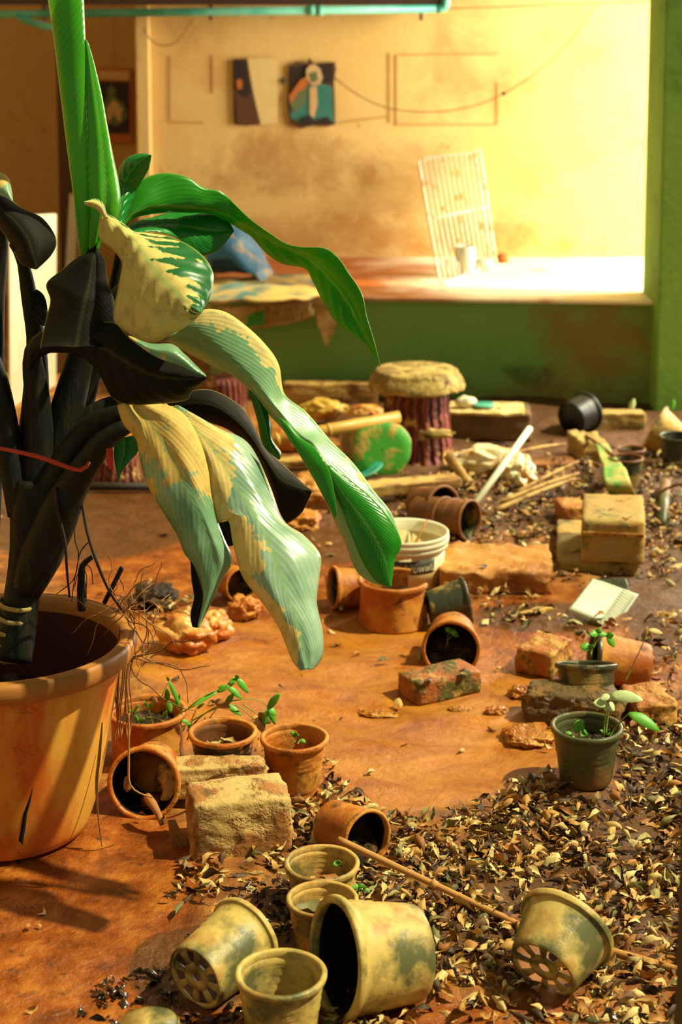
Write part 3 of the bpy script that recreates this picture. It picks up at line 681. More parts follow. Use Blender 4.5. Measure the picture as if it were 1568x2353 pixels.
# ------------------------------------------------------------------ BIG ORANGE POT
zr = .347; pc = G(3, 1462, zr); BPR = 310*depth(pc)/FPX
bp = empty('big_planter', Vector((pc.x, pc.y, 0)), 'huge orange plastic planter with a crack, holding the tall plant', 'planter')
BPX, BPY = pc.x, pc.y; rb_ = BPR*.56
bm = BM()
prof = [(rb_*.9, 0.0), (rb_*.96, .004)]
for i in range(1, 25):
    t = i/24; z = t*.315; rr = rb_ + (BPR*.885-rb_)*(t**.62 if t > 0 else 0)
    if t < .3: rr -= .012*math.sin(math.pi*t/.3)*0
    prof.append((rr, z))
lathe(bm, prof, 96, .006, 2, Matrix.Translation((BPX, BPY, 0)))
# the crack: a narrow ragged slit low on the front
ck = []
for v in bm.faces:
    c = v.calc_center_median()-Vector((BPX, BPY, 0))
    px_, py_ = proj((c.x+BPX, c.y+BPY, c.z))
body = obj('body', bm, 'big_pot', bp)
bm = BM()
rl = [(BPR*.885, .310), (BPR*.90, .306), (BPR*.965, .312), (BPR*.99, .318), (BPR, .328), (BPR*.998, .339), (BPR*.985, .346), (BPR*.965, .3475), (BPR*.955, .3455), (BPR*.94, .347), (BPR*.91, .3475), (BPR*.885, .344), (BPR*.87, .336), (BPR*.862, .32)]
lathe(bm, rl, 96, .006, 2, Matrix.Translation((BPX, BPY, 0))); obj('rim', bm, 'big_pot_rim', bp)
bm = BM(); lathe(bm, [(BPR*.862, .322), (BPR*.84, .26), (BPR*.8, .2), (BPR*.75, .15)], 64, .006, 2, Matrix.Translation((BPX, BPY, 0))); obj('inner_wall', bm, 'big_pot_inside', bp)
bm = BM(); rows = []
for i in range(1, 15):
    rr = BPR*.79*i/14; rows.append([Vector((BPX+rr*math.cos(a), BPY+rr*math.sin(a), .20+.02*noise.noise(Vector((rr*math.cos(a)*30, rr*math.sin(a)*30, 5))))) for a in [2*math.pi*j/48 for j in range(48)]])
vr = grid(bm, rows, closed=True); bm.faces.new(vr[0]); obj('soil', bm, 'soil', bp)
def on_pot(px, py, off=.001):
    """point on the planter's front wall seen at a pixel"""
    d = ray(px, py); o_ = Vector((0, 0, CAMZ)); best = None
    for k in range(600):
        t = 2.2+k*.0015; p = o_+d*t; z = p.z
        if z < 0 or z > .315: continue
        tt = z/.315; rr = rb_+(BPR*.885-rb_)*(max(tt, 0)**.62)+off
        if math.hypot(p.x-BPX, p.y-BPY) <= rr: return p
    return None
def strip(pts, wid, name, mat, parent, off=.0012, th=None):
    A = []; Bp = []
    for (x, y), w_ in zip(pts, wid):
        a = on_pot(x-w_, y, off); b = on_pot(x+w_, y, off)
        if a and b: A.append(a); Bp.append(b)
    if len(A) < 2: return
    bm = BM(); grid(bm, list(zip(A, Bp))); obj(name, bm, mat, parent, solid=.0012)
plain('crack_black', (8, 6, 4), .9)
strip([(75, 1812), (68, 1840), (58, 1870), (54, 1900), (48, 1930), (46, 1960), (42, 1985)], [.6, 2.5, 4, 5, 5.5, 4, 2], 'crack', 'crack_black', body, .0006)
def petal(cx, cy, ang, L):
    pts = []
    for s_ in (1, -1):
        q = []
        for k in range(6):
            t = k/5; x = cx+math.cos(ang)*L*t - math.sin(ang)*s_*L*.13*math.sin(math.pi*t); y = cy+math.sin(ang)*L*t+math.cos(ang)*s_*L*.13*math.sin(math.pi*t)
            p = on_pot(x, y, .0008)
            if p: q.append(p)
        if len(q) > 2: tube(bm, q, .0007, 5)
for (cx, cy, L) in ((62, 1735, 40), (55, 1640, 34), (52, 1795, 26)):
    bm = BM(); lump(bm, on_pot(cx, cy, .0), (.003, .003, .003), None, 2, 0)
    for a in (-2.7, -2.2, -1.6, -.9, -.3, 2.3): petal(cx, cy, a, L)
    obj('embossed_flower', bm, 'big_pot', body)
# ================================================================== THE TALL PLANT
plant = empty('dumb_cane_plant', Vector((BPX-.03, BPY, .2)), 'tall mud-spattered broad-leaved plant growing in the huge orange planter', 'plant')
def ydepth(prof, t):
    k = t*(len(prof)-1); i = min(int(k), len(prof)-2); return prof[i]+(prof[i+1]-prof[i])*(k-i)
def leaf(L, Mi, R, prof, dl=0.0, dr=0.0, mat='leaf_green', nv=48, nu=9, amp=.004, rip=0, name='leaf', bulge=.008, seed=0, parent=None, label=None, slope=2.0):
    """L, Mi, R: left edge, midrib and right edge; prof: distances along the leaf; dl/dr: how far each edge falls behind the midrib"""
    def mk(pl, off):
        pl = [Vector((x, y, 0)) for x, y in pl]; c = catmull(pl, nv); out = []
        for i, q in enumerate(c):
            t = i/(nv-1); w_ = math.sin(math.pi*min(1, t*1.0))**.5 if 0 < t < 1 else 0
            o_ = off(t) if callable(off) else off
            out.append(P(q.x, q.y, ydepth(prof, t)+o_*w_))
        return out
    a, m, b = mk(L, dl), mk(Mi, 0), mk(R, dr); rows = []
    for i in range(nv):
        t = i/(nv-1); tan = (m[min(i+1, nv-1)]-m[max(i-1, 0)]).normalized(); row = []
        ac = (b[i]-a[i]); nr = ac.cross(tan)
        if nr.length < 1e-6: nr = Vector((0, -1, 0))
        nr.normalize()
        if nr.y > 0: nr = -nr
        for side, e_ in ((0, a[i]), (1, b[i])):
            rng = range(nu) if side == 0 else range(1, nu+1)
            for j in rng:
                s_ = 1-j/nu if side == 0 else j/nu
                p = m[i].lerp(e_, s_); edge = math.sin(math.pi*s_)
                wd = (e_-m[i]).length
                off = bulge*edge*min(1, wd/.04)
                if rip: off += amp*math.sin(6.283*(t*rip-s_*slope))*edge**.5*min(1, wd/.04)
                off += .004*noise.noise(p*14+Vector((seed, 0, 0)))*min(1, wd/.03)
                row.append(p+nr*off)
        rows.append(row)
    bm = BM(); grid(bm, rows)
    o = obj(name, bm, mat, parent or plant, solid=.0012)
    if label: o['label'] = label
    return o
# rolled new leaf
def tubular(Lp, Rp, prof, mat, name, dep=.8, label=None, open_=.0):
    nv = 50; a = catmull([Vector((x, y, 0)) for x, y in Lp], nv); b = catmull([Vector((x, y, 0)) for x, y in Rp], nv); rows = []
    for i in range(nv):
        t = i/(nv-1); Y = ydepth(prof, t); A = P(a[i].x, a[i].y, Y); B = P(b[i].x, b[i].y, Y); c = (A+B)/2; h = (B-A)/2; r = h.length
        rows.append([c - h*math.cos(q) + Vector((0, -r*dep*math.sin(q), 0)) + Vector((0, 0, 0)) for q in [2*math.pi*j/32 for j in range(33)]])
    bm = BM(); grid(bm, rows); o = obj(name, bm, mat, plant)
    if label: o['label'] = label
Lr = [(100, -60), (112, 10), (125, 105), (140, 230), (155, 350), (168, 450), (177, 540), (184, 590)]
Rr = [(192, -60), (193, 0), (197, 95), (201, 200), (205, 300), (209, 400), (213, 500), (222, 580)]
tubular(Lr, Rr, [2.70, 2.78], 'leaf_bright', 'rolled_leaf', .9, 'bright green tightly rolled new leaf')
leaf([(196, 90), (198, 200), (202, 300), (206, 400), (208, 500), (205, 575)], [(197, 90), (212, 180), (226, 270), (238, 370), (240, 470), (222, 560)],
     [(198, 92), (215, 150), (240, 255), (260, 350), (272, 415), (276, 470), (265, 515), (232, 560), (222, 580)], [2.715, 2.76], dl=-.0, dr=.03, mat='leaf_bright', rip=26, amp=.0006, bulge=.010, slope=1.5, label='outer wrap of the rolled new leaf')
# small leaf behind
leaf([(266, 520), (268, 470), (270, 420), (276, 382), (298, 360), (325, 353), (348, 357)], [(272, 520), (280, 460), (292, 410), (318, 375), (348, 357)],
     [(282, 520), (300, 475), (312, 440), (328, 412), (342, 388), (348, 357)], [2.86, 2.9, 2.88], dl=.03, dr=.02, mat='leaf_green', rip=8, amp=.003)
# leaf L4 (bright below the arching one)
leaf([(262, 545), (290, 525), (330, 505), (400, 490), (468, 488), (520, 508), (538, 532)], [(264, 548), (300, 532), (350, 522), (410, 520), (470, 530), (510, 533), (538, 532)],
     [(266, 552), (300, 540), (345, 534), (400, 545), (440, 575), (466, 588), (505, 572), (538, 532)], [2.92, 3.0, 3.0], dl=.05, dr=-.02, mat='leaf_green', rip=14, amp=.0008, seed=3)
# long arching leaf
leaf([(262, 535), (290, 492), (302, 455), (325, 415), (372, 397), (425, 404), (468, 428), (508, 438), (545, 474), (592, 515), (650, 556), (692, 568), (745, 572), (778, 592), (805, 628), (832, 674), (843, 722), (856, 762), (866, 800), (875, 842)],
     [(264, 540), (292, 505), (320, 482), (360, 474), (420, 476), (480, 480), (530, 498), (580, 524), (630, 556), (672, 572), (706, 592), (740, 622), (778, 662), (806, 702), (830, 745), (852, 790), (866, 815), (875, 842)],
     [(266, 548), (300, 510), (330, 495), (400, 488), (480, 490), (530, 514), (575, 538), (612, 578), (650, 605), (700, 617), (716, 642), (742, 692), (772, 740), (812, 768), (842, 792), (858, 815), (875, 842)],
     [2.90, 2.96, 3.0, 2.98, 2.94, 2.9], dl=lambda t: .05-.10*min(1, t*1.6), dr=lambda t: .07-.05*t, mat='leaf_fresh', rip=16, amp=.0013, nv=80, bulge=.006, seed=5, label='long arching clean green leaf')
# muddy upper leaf with the curled tip
leaf([(230, 500), (227, 525), (232, 552), (262, 578), (281, 608), (272, 655), (264, 700), (264, 738), (300, 768), (345, 789), (400, 766), (440, 742), (462, 720)],
     [(238, 492), (262, 512), (290, 534), (314, 556), (336, 590), (362, 624), (392, 656), (420, 686), (444, 706), (462, 720)],
     [(246, 492), (280, 518), (318, 545), (345, 536), (382, 541), (428, 560), (468, 590), (488, 622), (490, 650), (480, 690), (462, 720)], [2.72, 2.66, 2.6, 2.57], dl=.02, dr=.07, mat='leaf_muddy_top', rip=9, amp=.0028, nv=70, bulge=.006, seed=8, label='muddy half-yellow leaf with a curled neck')
leaf([(236, 496), (222, 480), (208, 474), (196, 470), (194, 464)], [(242, 498), (230, 476), (214, 466), (200, 462), (194, 464)], [(248, 500), (244, 488), (236, 466), (216, 456), (194, 464)], [2.71, 2.69], dl=.01, dr=.01, mat='leaf_muddy_top', nv=20, bulge=.008, name='curled_tip')
# undersides in the middle, their shade put into the dark colour
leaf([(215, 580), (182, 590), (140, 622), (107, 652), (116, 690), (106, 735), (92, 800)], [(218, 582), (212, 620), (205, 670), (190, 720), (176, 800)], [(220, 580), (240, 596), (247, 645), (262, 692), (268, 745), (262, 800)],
     [2.70, 2.66, 2.64], dl=.05, dr=.05, mat='leaf_shade_dark', bulge=.01, seed=11, label='dark folded underside leaf')
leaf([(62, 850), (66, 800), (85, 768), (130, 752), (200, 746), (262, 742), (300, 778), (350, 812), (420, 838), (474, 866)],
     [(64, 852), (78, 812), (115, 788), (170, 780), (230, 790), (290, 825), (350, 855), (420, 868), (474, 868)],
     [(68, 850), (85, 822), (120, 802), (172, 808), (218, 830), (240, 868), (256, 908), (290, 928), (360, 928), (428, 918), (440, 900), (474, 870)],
     [2.74, 2.66, 2.6, 2.56], dl=.03, dr=.05, mat='leaf_shade_dark', nv=60, bulge=.012, rip=12, amp=.002, seed=12, label='dark drooping underside leaf')
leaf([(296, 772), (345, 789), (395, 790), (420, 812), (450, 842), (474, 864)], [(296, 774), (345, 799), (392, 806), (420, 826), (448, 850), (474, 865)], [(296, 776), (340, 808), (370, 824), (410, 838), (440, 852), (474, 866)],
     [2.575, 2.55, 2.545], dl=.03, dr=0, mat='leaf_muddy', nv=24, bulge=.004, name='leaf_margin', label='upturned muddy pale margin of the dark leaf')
# dark leaf behind right
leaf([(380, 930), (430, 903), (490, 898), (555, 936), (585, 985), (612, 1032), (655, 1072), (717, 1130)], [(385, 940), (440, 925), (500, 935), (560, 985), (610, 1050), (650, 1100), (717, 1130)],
     [(392, 955), (460, 965), (530, 990), (585, 1042), (618, 1110), (640, 1185), (652, 1206), (692, 1180), (717, 1130)], [2.84, 2.8, 2.78], dl=.05, dr=.02, mat='leaf_shade_dark', nv=50, seed=14, label='dark leaf hanging behind the forked one')
# L7 the long falling leaf
leaf([(380, 782), (420, 806), (480, 836), (535, 862), (580, 902), (620, 952), (656, 992), (690, 1042), (720, 1092), (762, 1180), (795, 1250), (818, 1308), (850, 1336), (897, 1348)],
     [(410, 762), (440, 766), (490, 800), (545, 846), (600, 900), (642, 944), (670, 985), (692, 1004), (722, 1022), (748, 1078), (785, 1142), (826, 1192), (862, 1240), (888, 1295), (898, 1347)],
     [(440, 730), (470, 711), (515, 716), (558, 743), (606, 786), (642, 838), (656, 905), (702, 947), (760, 1012), (812, 1066), (860, 1130), (900, 1180), (921, 1238), (918, 1265), (905, 1280), (899, 1346)],
     [2.74, 2.7, 2.66, 2.6, 2.56], dl=lambda t: .14*(1-t)+.01, dr=lambda t: .03, mat='leaf_pale', nv=90, bulge=.006, rip=24, amp=.0002, seed=16, slope=3, label='long pale leaf falling to the right, muddy along its top')
leaf([(745, 1072), (760, 1112), (785, 1170), (812, 1240), (838, 1300), (868, 1338), (897, 1349)],
     [(750, 1070), (786, 1132), (826, 1182), (862, 1234), (888, 1290), (898, 1349)],
     [(756, 1068), (800, 1100), (852, 1142), (895, 1190), (922, 1240), (918, 1266), (908, 1282), (899, 1349)], [2.60, 2.57, 2.545], dl=.01, dr=.01, mat='leaf_fresh', nv=50, rip=14, amp=.0002, seed=17, label='fresh green lower blade of the long falling leaf', bulge=.005)
leaf([(640, 960), (660, 1000), (690, 1046), (722, 1098), (744, 1140), (770, 1190)], [(650, 965), (680, 1010), (706, 1048), (730, 1084), (756, 1140), (772, 1186)], [(664, 975), (694, 1008), (718, 1024), (740, 1050), (762, 1100), (776, 1180)], [2.64, 2.6, 2.58], dl=.01, dr=.0, mat='leaf_fresh', nv=30, seed=18, bulge=.004, name='leaf_fold')
# L8 forked
def fork():
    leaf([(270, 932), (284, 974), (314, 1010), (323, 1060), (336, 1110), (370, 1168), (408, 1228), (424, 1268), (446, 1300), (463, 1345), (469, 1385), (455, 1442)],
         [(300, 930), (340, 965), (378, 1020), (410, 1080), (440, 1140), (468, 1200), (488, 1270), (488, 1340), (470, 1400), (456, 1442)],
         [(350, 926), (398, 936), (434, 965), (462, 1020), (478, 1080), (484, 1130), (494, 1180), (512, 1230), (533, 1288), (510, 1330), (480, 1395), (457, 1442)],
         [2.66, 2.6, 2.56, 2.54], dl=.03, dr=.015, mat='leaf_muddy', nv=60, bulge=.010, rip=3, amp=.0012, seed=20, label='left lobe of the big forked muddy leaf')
    leaf([(352, 930), (398, 962), (428, 1020), (446, 1090), (470, 1160), (492, 1203), (524, 1196), (536, 1250), (558, 1325), (602, 1382), (640, 1440), (672, 1518), (692, 1541)],
         [(390, 935), (450, 990), (500, 1050), (540, 1110), (574, 1165), (606, 1225), (632, 1285), (654, 1350), (676, 1410), (696, 1480), (708, 1538)],
         [(430, 950), (500, 985), (560, 1010), (592, 1052), (622, 1122), (652, 1198), (700, 1233), (736, 1276), (733, 1330), (728, 1385), (742, 1452), (743, 1502), (726, 1532), (712, 1539)],
         [2.67, 2.62, 2.56, 2.5, 2.46], dl=.02, dr=.04, mat='leaf_muddy_right', nv=80, bulge=.010, rip=3, amp=.0014, seed=21, label='right lobe of the big forked muddy leaf')
fork()
leaf([(438, 1285), (440, 1330), (446, 1372), (438, 1410), (442, 1440)], [(444, 1292), (458, 1340), (460, 1380), (450, 1415), (448, 1442)], [(452, 1300), (468, 1350), (471, 1385), (462, 1420), (455, 1442)], [2.58, 2.57], mat='leaf_shade_dark', nv=20, name='leaf_fold', bulge=.003)
# little rust coloured root marks on the forked leaf are mud scratches
leaf([(486, 1204), (500, 1232), (522, 1254)], [(510, 1200), (524, 1226), (530, 1255)], [(530, 1196), (545, 1220), (545, 1250)], [2.72, 2.71], mat='leaf_shade_dark', nv=12)
# small ones
leaf([(572, 898), (590, 958), (604, 1022), (640, 1056)], [(586, 900), (606, 965), (620, 1022), (641, 1056)], [(600, 905), (622, 972), (624, 1008), (646, 1040), (642, 1056)], [2.76, 2.74], dl=.01, dr=.02, mat='leaf_green', nv=26, seed=23)
leaf([(262, 1010), (262, 1050), (266, 1072), (272, 1102)], [(285, 1005), (285, 1040), (278, 1070), (273, 1102)], [(312, 1000), (318, 1035), (296, 1062), (276, 1090), (274, 1102)], [2.76, 2.75], mat='leaf_green', nv=24, seed=24, bulge=.004)
leaf([(-40, 455), (-10, 510), (15, 545), (32, 575), (48, 605), (80, 619)], [(-40, 445), (0, 478), (36, 510), (64, 550), (78, 590), (82, 619)], [(-40, 420), (10, 448), (50, 478), (98, 502), (129, 550), (118, 585), (84, 619)], [2.76, 2.72, 2.7], dl=.03, dr=.04, mat='leaf_shade_dark', nv=40, seed=25, bulge=.01, label='dark leaf hanging at the left edge')
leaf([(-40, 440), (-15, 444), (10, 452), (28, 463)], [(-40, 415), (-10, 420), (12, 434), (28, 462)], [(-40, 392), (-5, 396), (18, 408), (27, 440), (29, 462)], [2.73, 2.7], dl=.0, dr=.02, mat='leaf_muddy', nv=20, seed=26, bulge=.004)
leaf([(60, 660), (90, 668), (106, 690), (112, 740)], [(58, 690), (80, 700), (96, 720), (108, 745)], [(56, 720), (74, 730), (90, 744), (104, 750)], [2.78, 2.76], mat='leaf_shade_dark', nv=20, seed=27)
# stems and petioles
def petiole(pts, rad, mat='stem_dark', name='petiole', seg=14):
    bm = BM(); tube(bm, [P(*p) for p in pts], [r/FPX*2.8 for r in rad], seg); obj(name, bm, mat, plant)
t_ = NT('stem_dark'); wv_ = t_.add('TexNoise'); mp_ = t_.add('Mapping'); mp_.inputs['Scale'].default_value = (18, 18, 2.5); t_.l.new(t_.tc.outputs['Object'], mp_.inputs[0]); t_.l.new(mp_.outputs[0], wv_.inputs['Vector'])
wv_.inputs['Detail'].default_value = 6
t_.set(Base_Color=t_.ramp(wv_.outputs['Fac'], [(.3, (6, 11, 4)), (.55, (18, 20, 8)), (.75, (50, 35, 15))]), Roughness=.65, Specular_IOR_Level=.3); t_.bump(wv_.outputs['Fac'], .4, .006); M['stem_dark'] = t_.m
plain('stem_green', (40, 74, 30), .45); plain('node_ring', (176, 150, 92), .7)
petiole([(30, 1515, 2.74), (42, 1440, 2.75), (50, 1370, 2.76), (62, 1300, 2.77), (76, 1200, 2.77), (86, 1100, 2.77)], [44, 43, 42, 46, 56, 50], name='main_stem')
petiole([(60, 1360, 2.75), (110, 1240, 2.74), (160, 1130, 2.72), (205, 1060, 2.70), (250, 1005, 2.69), (300, 975, 2.68)], [34, 50, 48, 36, 26, 16])
petiole([(70, 1220, 2.76), (130, 1100, 2.76), (190, 1000, 2.74), (240, 962, 2.72), (290, 945, 2.7)], [40, 40, 34, 26, 18])
petiole([(100, 1150, 2.79), (150, 1040, 2.8), (215, 955, 2.8), (300, 920, 2.8), (400, 925, 2.81)], [44, 40, 30, 18, 10])
petiole([(78, 1200, 2.78), (90, 1050, 2.78), (86, 920, 2.77), (74, 820, 2.76), (90, 775, 2.73)], [52, 46, 34, 26, 14])
petiole([(120, 1120, 2.79), (150, 960, 2.8), (190, 800, 2.8), (205, 690, 2.79), (208, 560, 2.78)], [42, 42, 34, 28, 22])
petiole([(130, 1060, 2.82), (190, 930, 2.84), (228, 800, 2.84), (262, 660, 2.84), (286, 520, 2.82)], [30, 26, 20, 14, 9])
petiole([(50, 1180, 2.77), (24, 1040, 2.77), (-4, 880, 2.77), (-40, 780, 2.76)], [34, 32, 26, 20])
petiole([(62, 1120, 2.8), (80, 950, 2.8), (84, 800, 2.79), (70, 700, 2.78), (52, 600, 2.76), (30, 560, 2.74)], [36, 36, 30, 22, 18, 10])
petiole([(170, 840, 2.8), (240, 700, 2.78), (330, 640, 2.7), (400, 660, 2.62)], [18, 14, 11, 7], 'stem_green')
petiole([(240, 860, 2.84), (310, 800, 2.82), (380, 772, 2.77), (430, 768, 2.75)], [14, 13, 10, 7], 'stem_green')
petiole([(-30, 1300, 2.8), (-20, 1100, 2.8), (-6, 700, 2.8), (6, 560, 2.8), (0, 470, 2.76)], [26, 26, 22, 16, 10])
for (y, dx, r) in ((1388, 0, 42), (1418, 0, 43), (1448, -2, 43), (1474, -4, 43), (1505, -6, 43)):
    c0 = P(40+dx-(y-1388)*.12, y, 2.752); bm = BM(); R_ = r/FPX*2.8
    lathe(bm, [(R_*.98, -.004), (R_*1.03, -.002), (R_*1.04, .0015), (R_*.98, .004)], 30, .05, y, Matrix.Translation(c0) @ Matrix.Rotation(.14, 4, 'Y')); obj('stem_node', bm, 'node_ring', plant)
# aerial roots hanging into the pot
def root(pts, r, mat='twig_dark', name='aerial_root'):
    bm = BM(); tube(bm, [P(*p) for p in pts], [x/FPX*2.8 for x in r], 6); obj(name, bm, mat, plant)
root([(128, 1120, 2.7), (134, 1180, 2.69), (150, 1250, 2.69), (154, 1310, 2.7), (160, 1372, 2.74)], [4, 3.5, 2.5])
root([(186, 1140, 2.72), (200, 1220, 2.71), (222, 1290, 2.7), (252, 1360, 2.72), (280, 1400, 2.76)], [3.5, 4, 2.5])
root([(172, 1170, 2.74), (172, 1240, 2.74), (181, 1275, 2.74), (170, 1340, 2.75), (165, 1380, 2.76)], [1.6, 1.2])
root([(205, 1245, 2.71), (184, 1270, 2.72), (170, 1330, 2.74), (130, 1365, 2.78)], [1.5, 1.0])
# dead stub in the pot
st = BM(); tube(st, [P(188, 1400, 2.84), P(187, 1340, 2.83), P(190, 1300, 2.83), P(212, 1280, 2.82)], [.008, .008, .006, .004], 9)
e = obj('dead_stub', st, 'twig_dark'); tag(e, 'dark dead stub with rootlets standing inside the planter', 'stub')
for k in range(12):
    x = 176+random.random()*34; y = 1296+random.random()*40; bm = BM()
    tube(bm, [P(190, y-8, 2.83), P(x, y+10, 2.82), P(x+random.uniform(-6, 6), y+30+random.random()*50, 2.82)], .0008, 5); obj('rootlet', bm, 'twig_dark', e)
bm = BM(); tube(bm, [P(280, 1305, 2.84), P(240, 1385, 2.86)], [.0042, .0042], 8, n=2); tag(obj('dark_stick', bm, 'twig_dark'), 'short black stick leaning against the back rim of the planter', 'stick')
bm = BM(); tube(bm, [P(-40, 1022, 2.66), P(0, 1030, 2.66), P(90, 1050, 2.64), P(180, 1080, 2.64), P(205, 1062, 2.66)], [.003, .0035, .004, .003], 6); tag(obj('red_string', bm, 'red_ribbon'), 'red string tied across the dark stems', 'string')
bm = BM()
for k in range(5): tube(bm, [P(246+k*3, 1030, 2.66), P(250+k*2-6*(k % 2), 1055, 2.655), P(252+k*2, 1078, 2.66)], [.0016, .0022, .0012], 5)
tag(obj('red_ribbon', bm, 'red_ribbon'), 'frayed red ribbon tail hanging under the stem', 'ribbon')
# roots and rootlets draped over the planter's rim
def wild(name, seeds, mat, label, cat, r=.0012, step=.02, n=10, g=-.3):
    bm = BM()
    for (p, d) in seeds:
        p = Vector(p); d = Vector(d).normalized(); pts = [p.copy()]
        for _ in range(n):
            d = (d+Vector((random.gauss(0, .35), random.gauss(0, .25), random.gauss(0, .3)+g*.1))).normalized(); p = p+d*step; p.z = max(.01, p.z); pts.append(p.copy())
        tube(bm, pts, [r, r*.5], 5, n=n*2)
    return tag(obj(name, bm, mat), label, cat)
wild('root_tangle', [(P(285+random.uniform(-15, 15), 1405+random.uniform(-12, 12), 2.8), (random.uniform(-.3, 1), random.uniform(-.3, .6), random.uniform(-.5, .6))) for _ in range(22)], 'root', 'tangle of thin pale roots spilling over the right rim of the planter', 'roots', n=8, step=.014)
wild('twig_tangle', [(P(300, 1520+random.uniform(-20, 20), 2.86), (1, random.uniform(-.2, .3), random.uniform(-.3, .6))) for _ in range(6)], 'twig', 'thin curly twigs reaching right from the planter over the wet mud', 'twigs', r=.0015, n=9, step=.018, g=.2)
bm = BM()
for k in range(9):
    x = 266+k*4; tube(bm, [P(x+10, 1440+k*8, 2.86), P(x+random.uniform(-5, 8), 1560, 2.85), P(x+random.uniform(-8, 6), 1640, 2.83), P(x+random.uniform(-8, 8), 1690+random.random()*30, 2.8)], [.0016, .001], 5)
tag(obj('hanging_roots', bm, 'root'), 'bunch of brown roots hanging down outside the planter', 'roots')
bm = BM(); tube(bm, [P(235, 1660, 2.62), P(228, 1740, 2.62), P(222, 1800, 2.62), P(226, 1880, 2.62), P(234, 1945, 2.64)], [.001, .0028, .0025, .001, .0006], 6); tag(obj('hanging_root', bm, 'root'), 'single long pale root dangling beside the planter', 'root')
bm = BM(); tube(bm, [P(296, 1640, 2.76), P(296, 1740, 2.75), P(298, 1800, 2.74), P(320, 1822, 2.74), P(350, 1832, 2.76)], [.0016, .002, .0014], 6); lump(bm, P(292, 1802, 2.745), (.006, .003, .014), sub=2, amp=.3); tag(obj('trailing_root', bm, 'root'), 'thin root trailing down in front of the toppled pot mouth', 'root')

# ================================================================== MIDDLE GROUND
def crumple(bm, c, d, seed, n=4):
    lump(bm, (0, 0, 0), (1, 1, 1), None, 5, .0, 2.6, seed)
    for v in bm.verts:
        q = v.co.copy(); s3 = Vector((seed*3.7, seed, -seed)); a = abs(noise.noise(q*1.5+s3)); b = abs(noise.noise(q*3.4+s3)); g_ = abs(noise.noise(q*8+s3))
        q *= .85+.5*a+.14*b+.04*g_; p = Z(seed).to_matrix() @ Vector((q.x*d[0], q.y*d[1], q.z*d[2])); v.co = Vector(c)+p
        v.co.z = max(v.co.z, .003)

def rockat(name, px, py, wpx, hpx, dz, mat, label, cat, yaw=0, seed=1, cube=.5, amp=.12, dd=1.0, sink=.25, sub=5, zc=None):
    b = G(px, py, 0); s_ = FPX/depth(b); w_ = wpx/s_/2; d_ = w_*dd; h_ = dz/2
    bm = BM(); lump(bm, (b.x, b.y, h_*(1-sink)*1.0), (w_, d_, h_), Z(yaw), sub, amp, 2.2, seed, cube); return tag(obj(name, bm, mat), label, cat)
def blockat(name, px, py, w_, d_, h_, yaw, mat, label, cat, z0=0, zc=None, rough=.004, parent=None, seed=0, pitch=0):
    c = G(px, py, z0 if zc is None else zc); c.z = z0; bm = BM(); vs = box(bm, (0, 0, h_/2), (w_, d_, h_))
    bmesh.ops.subdivide_edges(bm, edges=bm.edges[:], cuts=14, use_grid_fill=True)
    rm = Z(yaw).to_matrix() @ Matrix.Rotation(pitch, 3, 'X')
    for v in bm.verts:
        ed = sum(1 for k, q in zip(v.co-Vector((0, 0, h_/2)), (w_/2, d_/2, h_/2)) if abs(abs(k)-q) < 1e-5)
        n_ = noise.noise_vector(v.co*30+Vector((seed, seed, seed)))*rough + noise.noise_vector(v.co*90+Vector((seed, 0, 0)))*rough*.4
        v.co += n_
        if ed >= 2: v.co -= (v.co-Vector((0, 0, h_/2)))*(.03+.04*abs(noise.noise(v.co*40+Vector((seed, 5, 1)))))
        v.co = rm @ v.co + c
    return tag(obj(name, bm, mat), label, cat) if not parent else obj(name, bm, mat, parent)
# right: cinder block on a slab
blockat('paving_slab', 1372, 1272, .205, .36, .035, -.13, 'block', 'yellowish slab lying under the tall concrete block', 'slab', seed=3)
cb = blockat('concrete_block', 1408, 1262, .156, .25, .112, -.15, 'block', 'rough yellow concrete block with a rusty groove, topmost on the slab at right', 'block', z0=.034, seed=5, rough=.003)
c = wm(cb).translation; bm = BM(); g0 = G(1408, 1262, .034); box(bm, (g0.x-.0189, g0.y-.1245, .034+.078), (.150, .009, .008), Z(-.15)); obj('groove', bm, 'brick', cb, smooth=False)
blockat('slab_shard', 1402, 1350, .085, .045, .008, .1, 'pot_dark', 'greyish shard lying at the foot of the concrete block', 'shard', seed=6, z0=.02, rough=.002, pitch=.5)
blockat('brick', 1312, 1195, .07, .10, .05, .1, 'brick', 'red brick end showing left behind the concrete block', 'brick', seed=7)
blockat('stone_slab', 1140, 1330, .27, .23, .055, -.12, 'slab', 'wide muddy stone slab left of the concrete block', 'slab', seed=8, rough=.012)
blockat('brick', 1010, 1592, .155, .085, .048, .52, 'mossy_brick', 'mossy brick half sunk in wet mud in front of the sprouting toppled pot', 'brick', seed=9, rough=.003)
blockat('brick', 1250, 1532, .085, .12, .055, -.5, 'brick', 'crumbling orange brick left of the shallow dark pot', 'brick', seed=10, rough=.006)
blockat('brick', 1490, 1650, .085, .12, .05, .15, 'brick', 'dark-topped brick end right behind the arrow-leaved seedling', 'brick', seed=12, rough=.006)
rockat('stone', 1316, 1650, 232, 0, .075, 'rock_brown', 'flat rounded brown stone behind the arrow-leaved seedling pot', 'stone', yaw=-.12, seed=3, cube=.6, dd=.48)
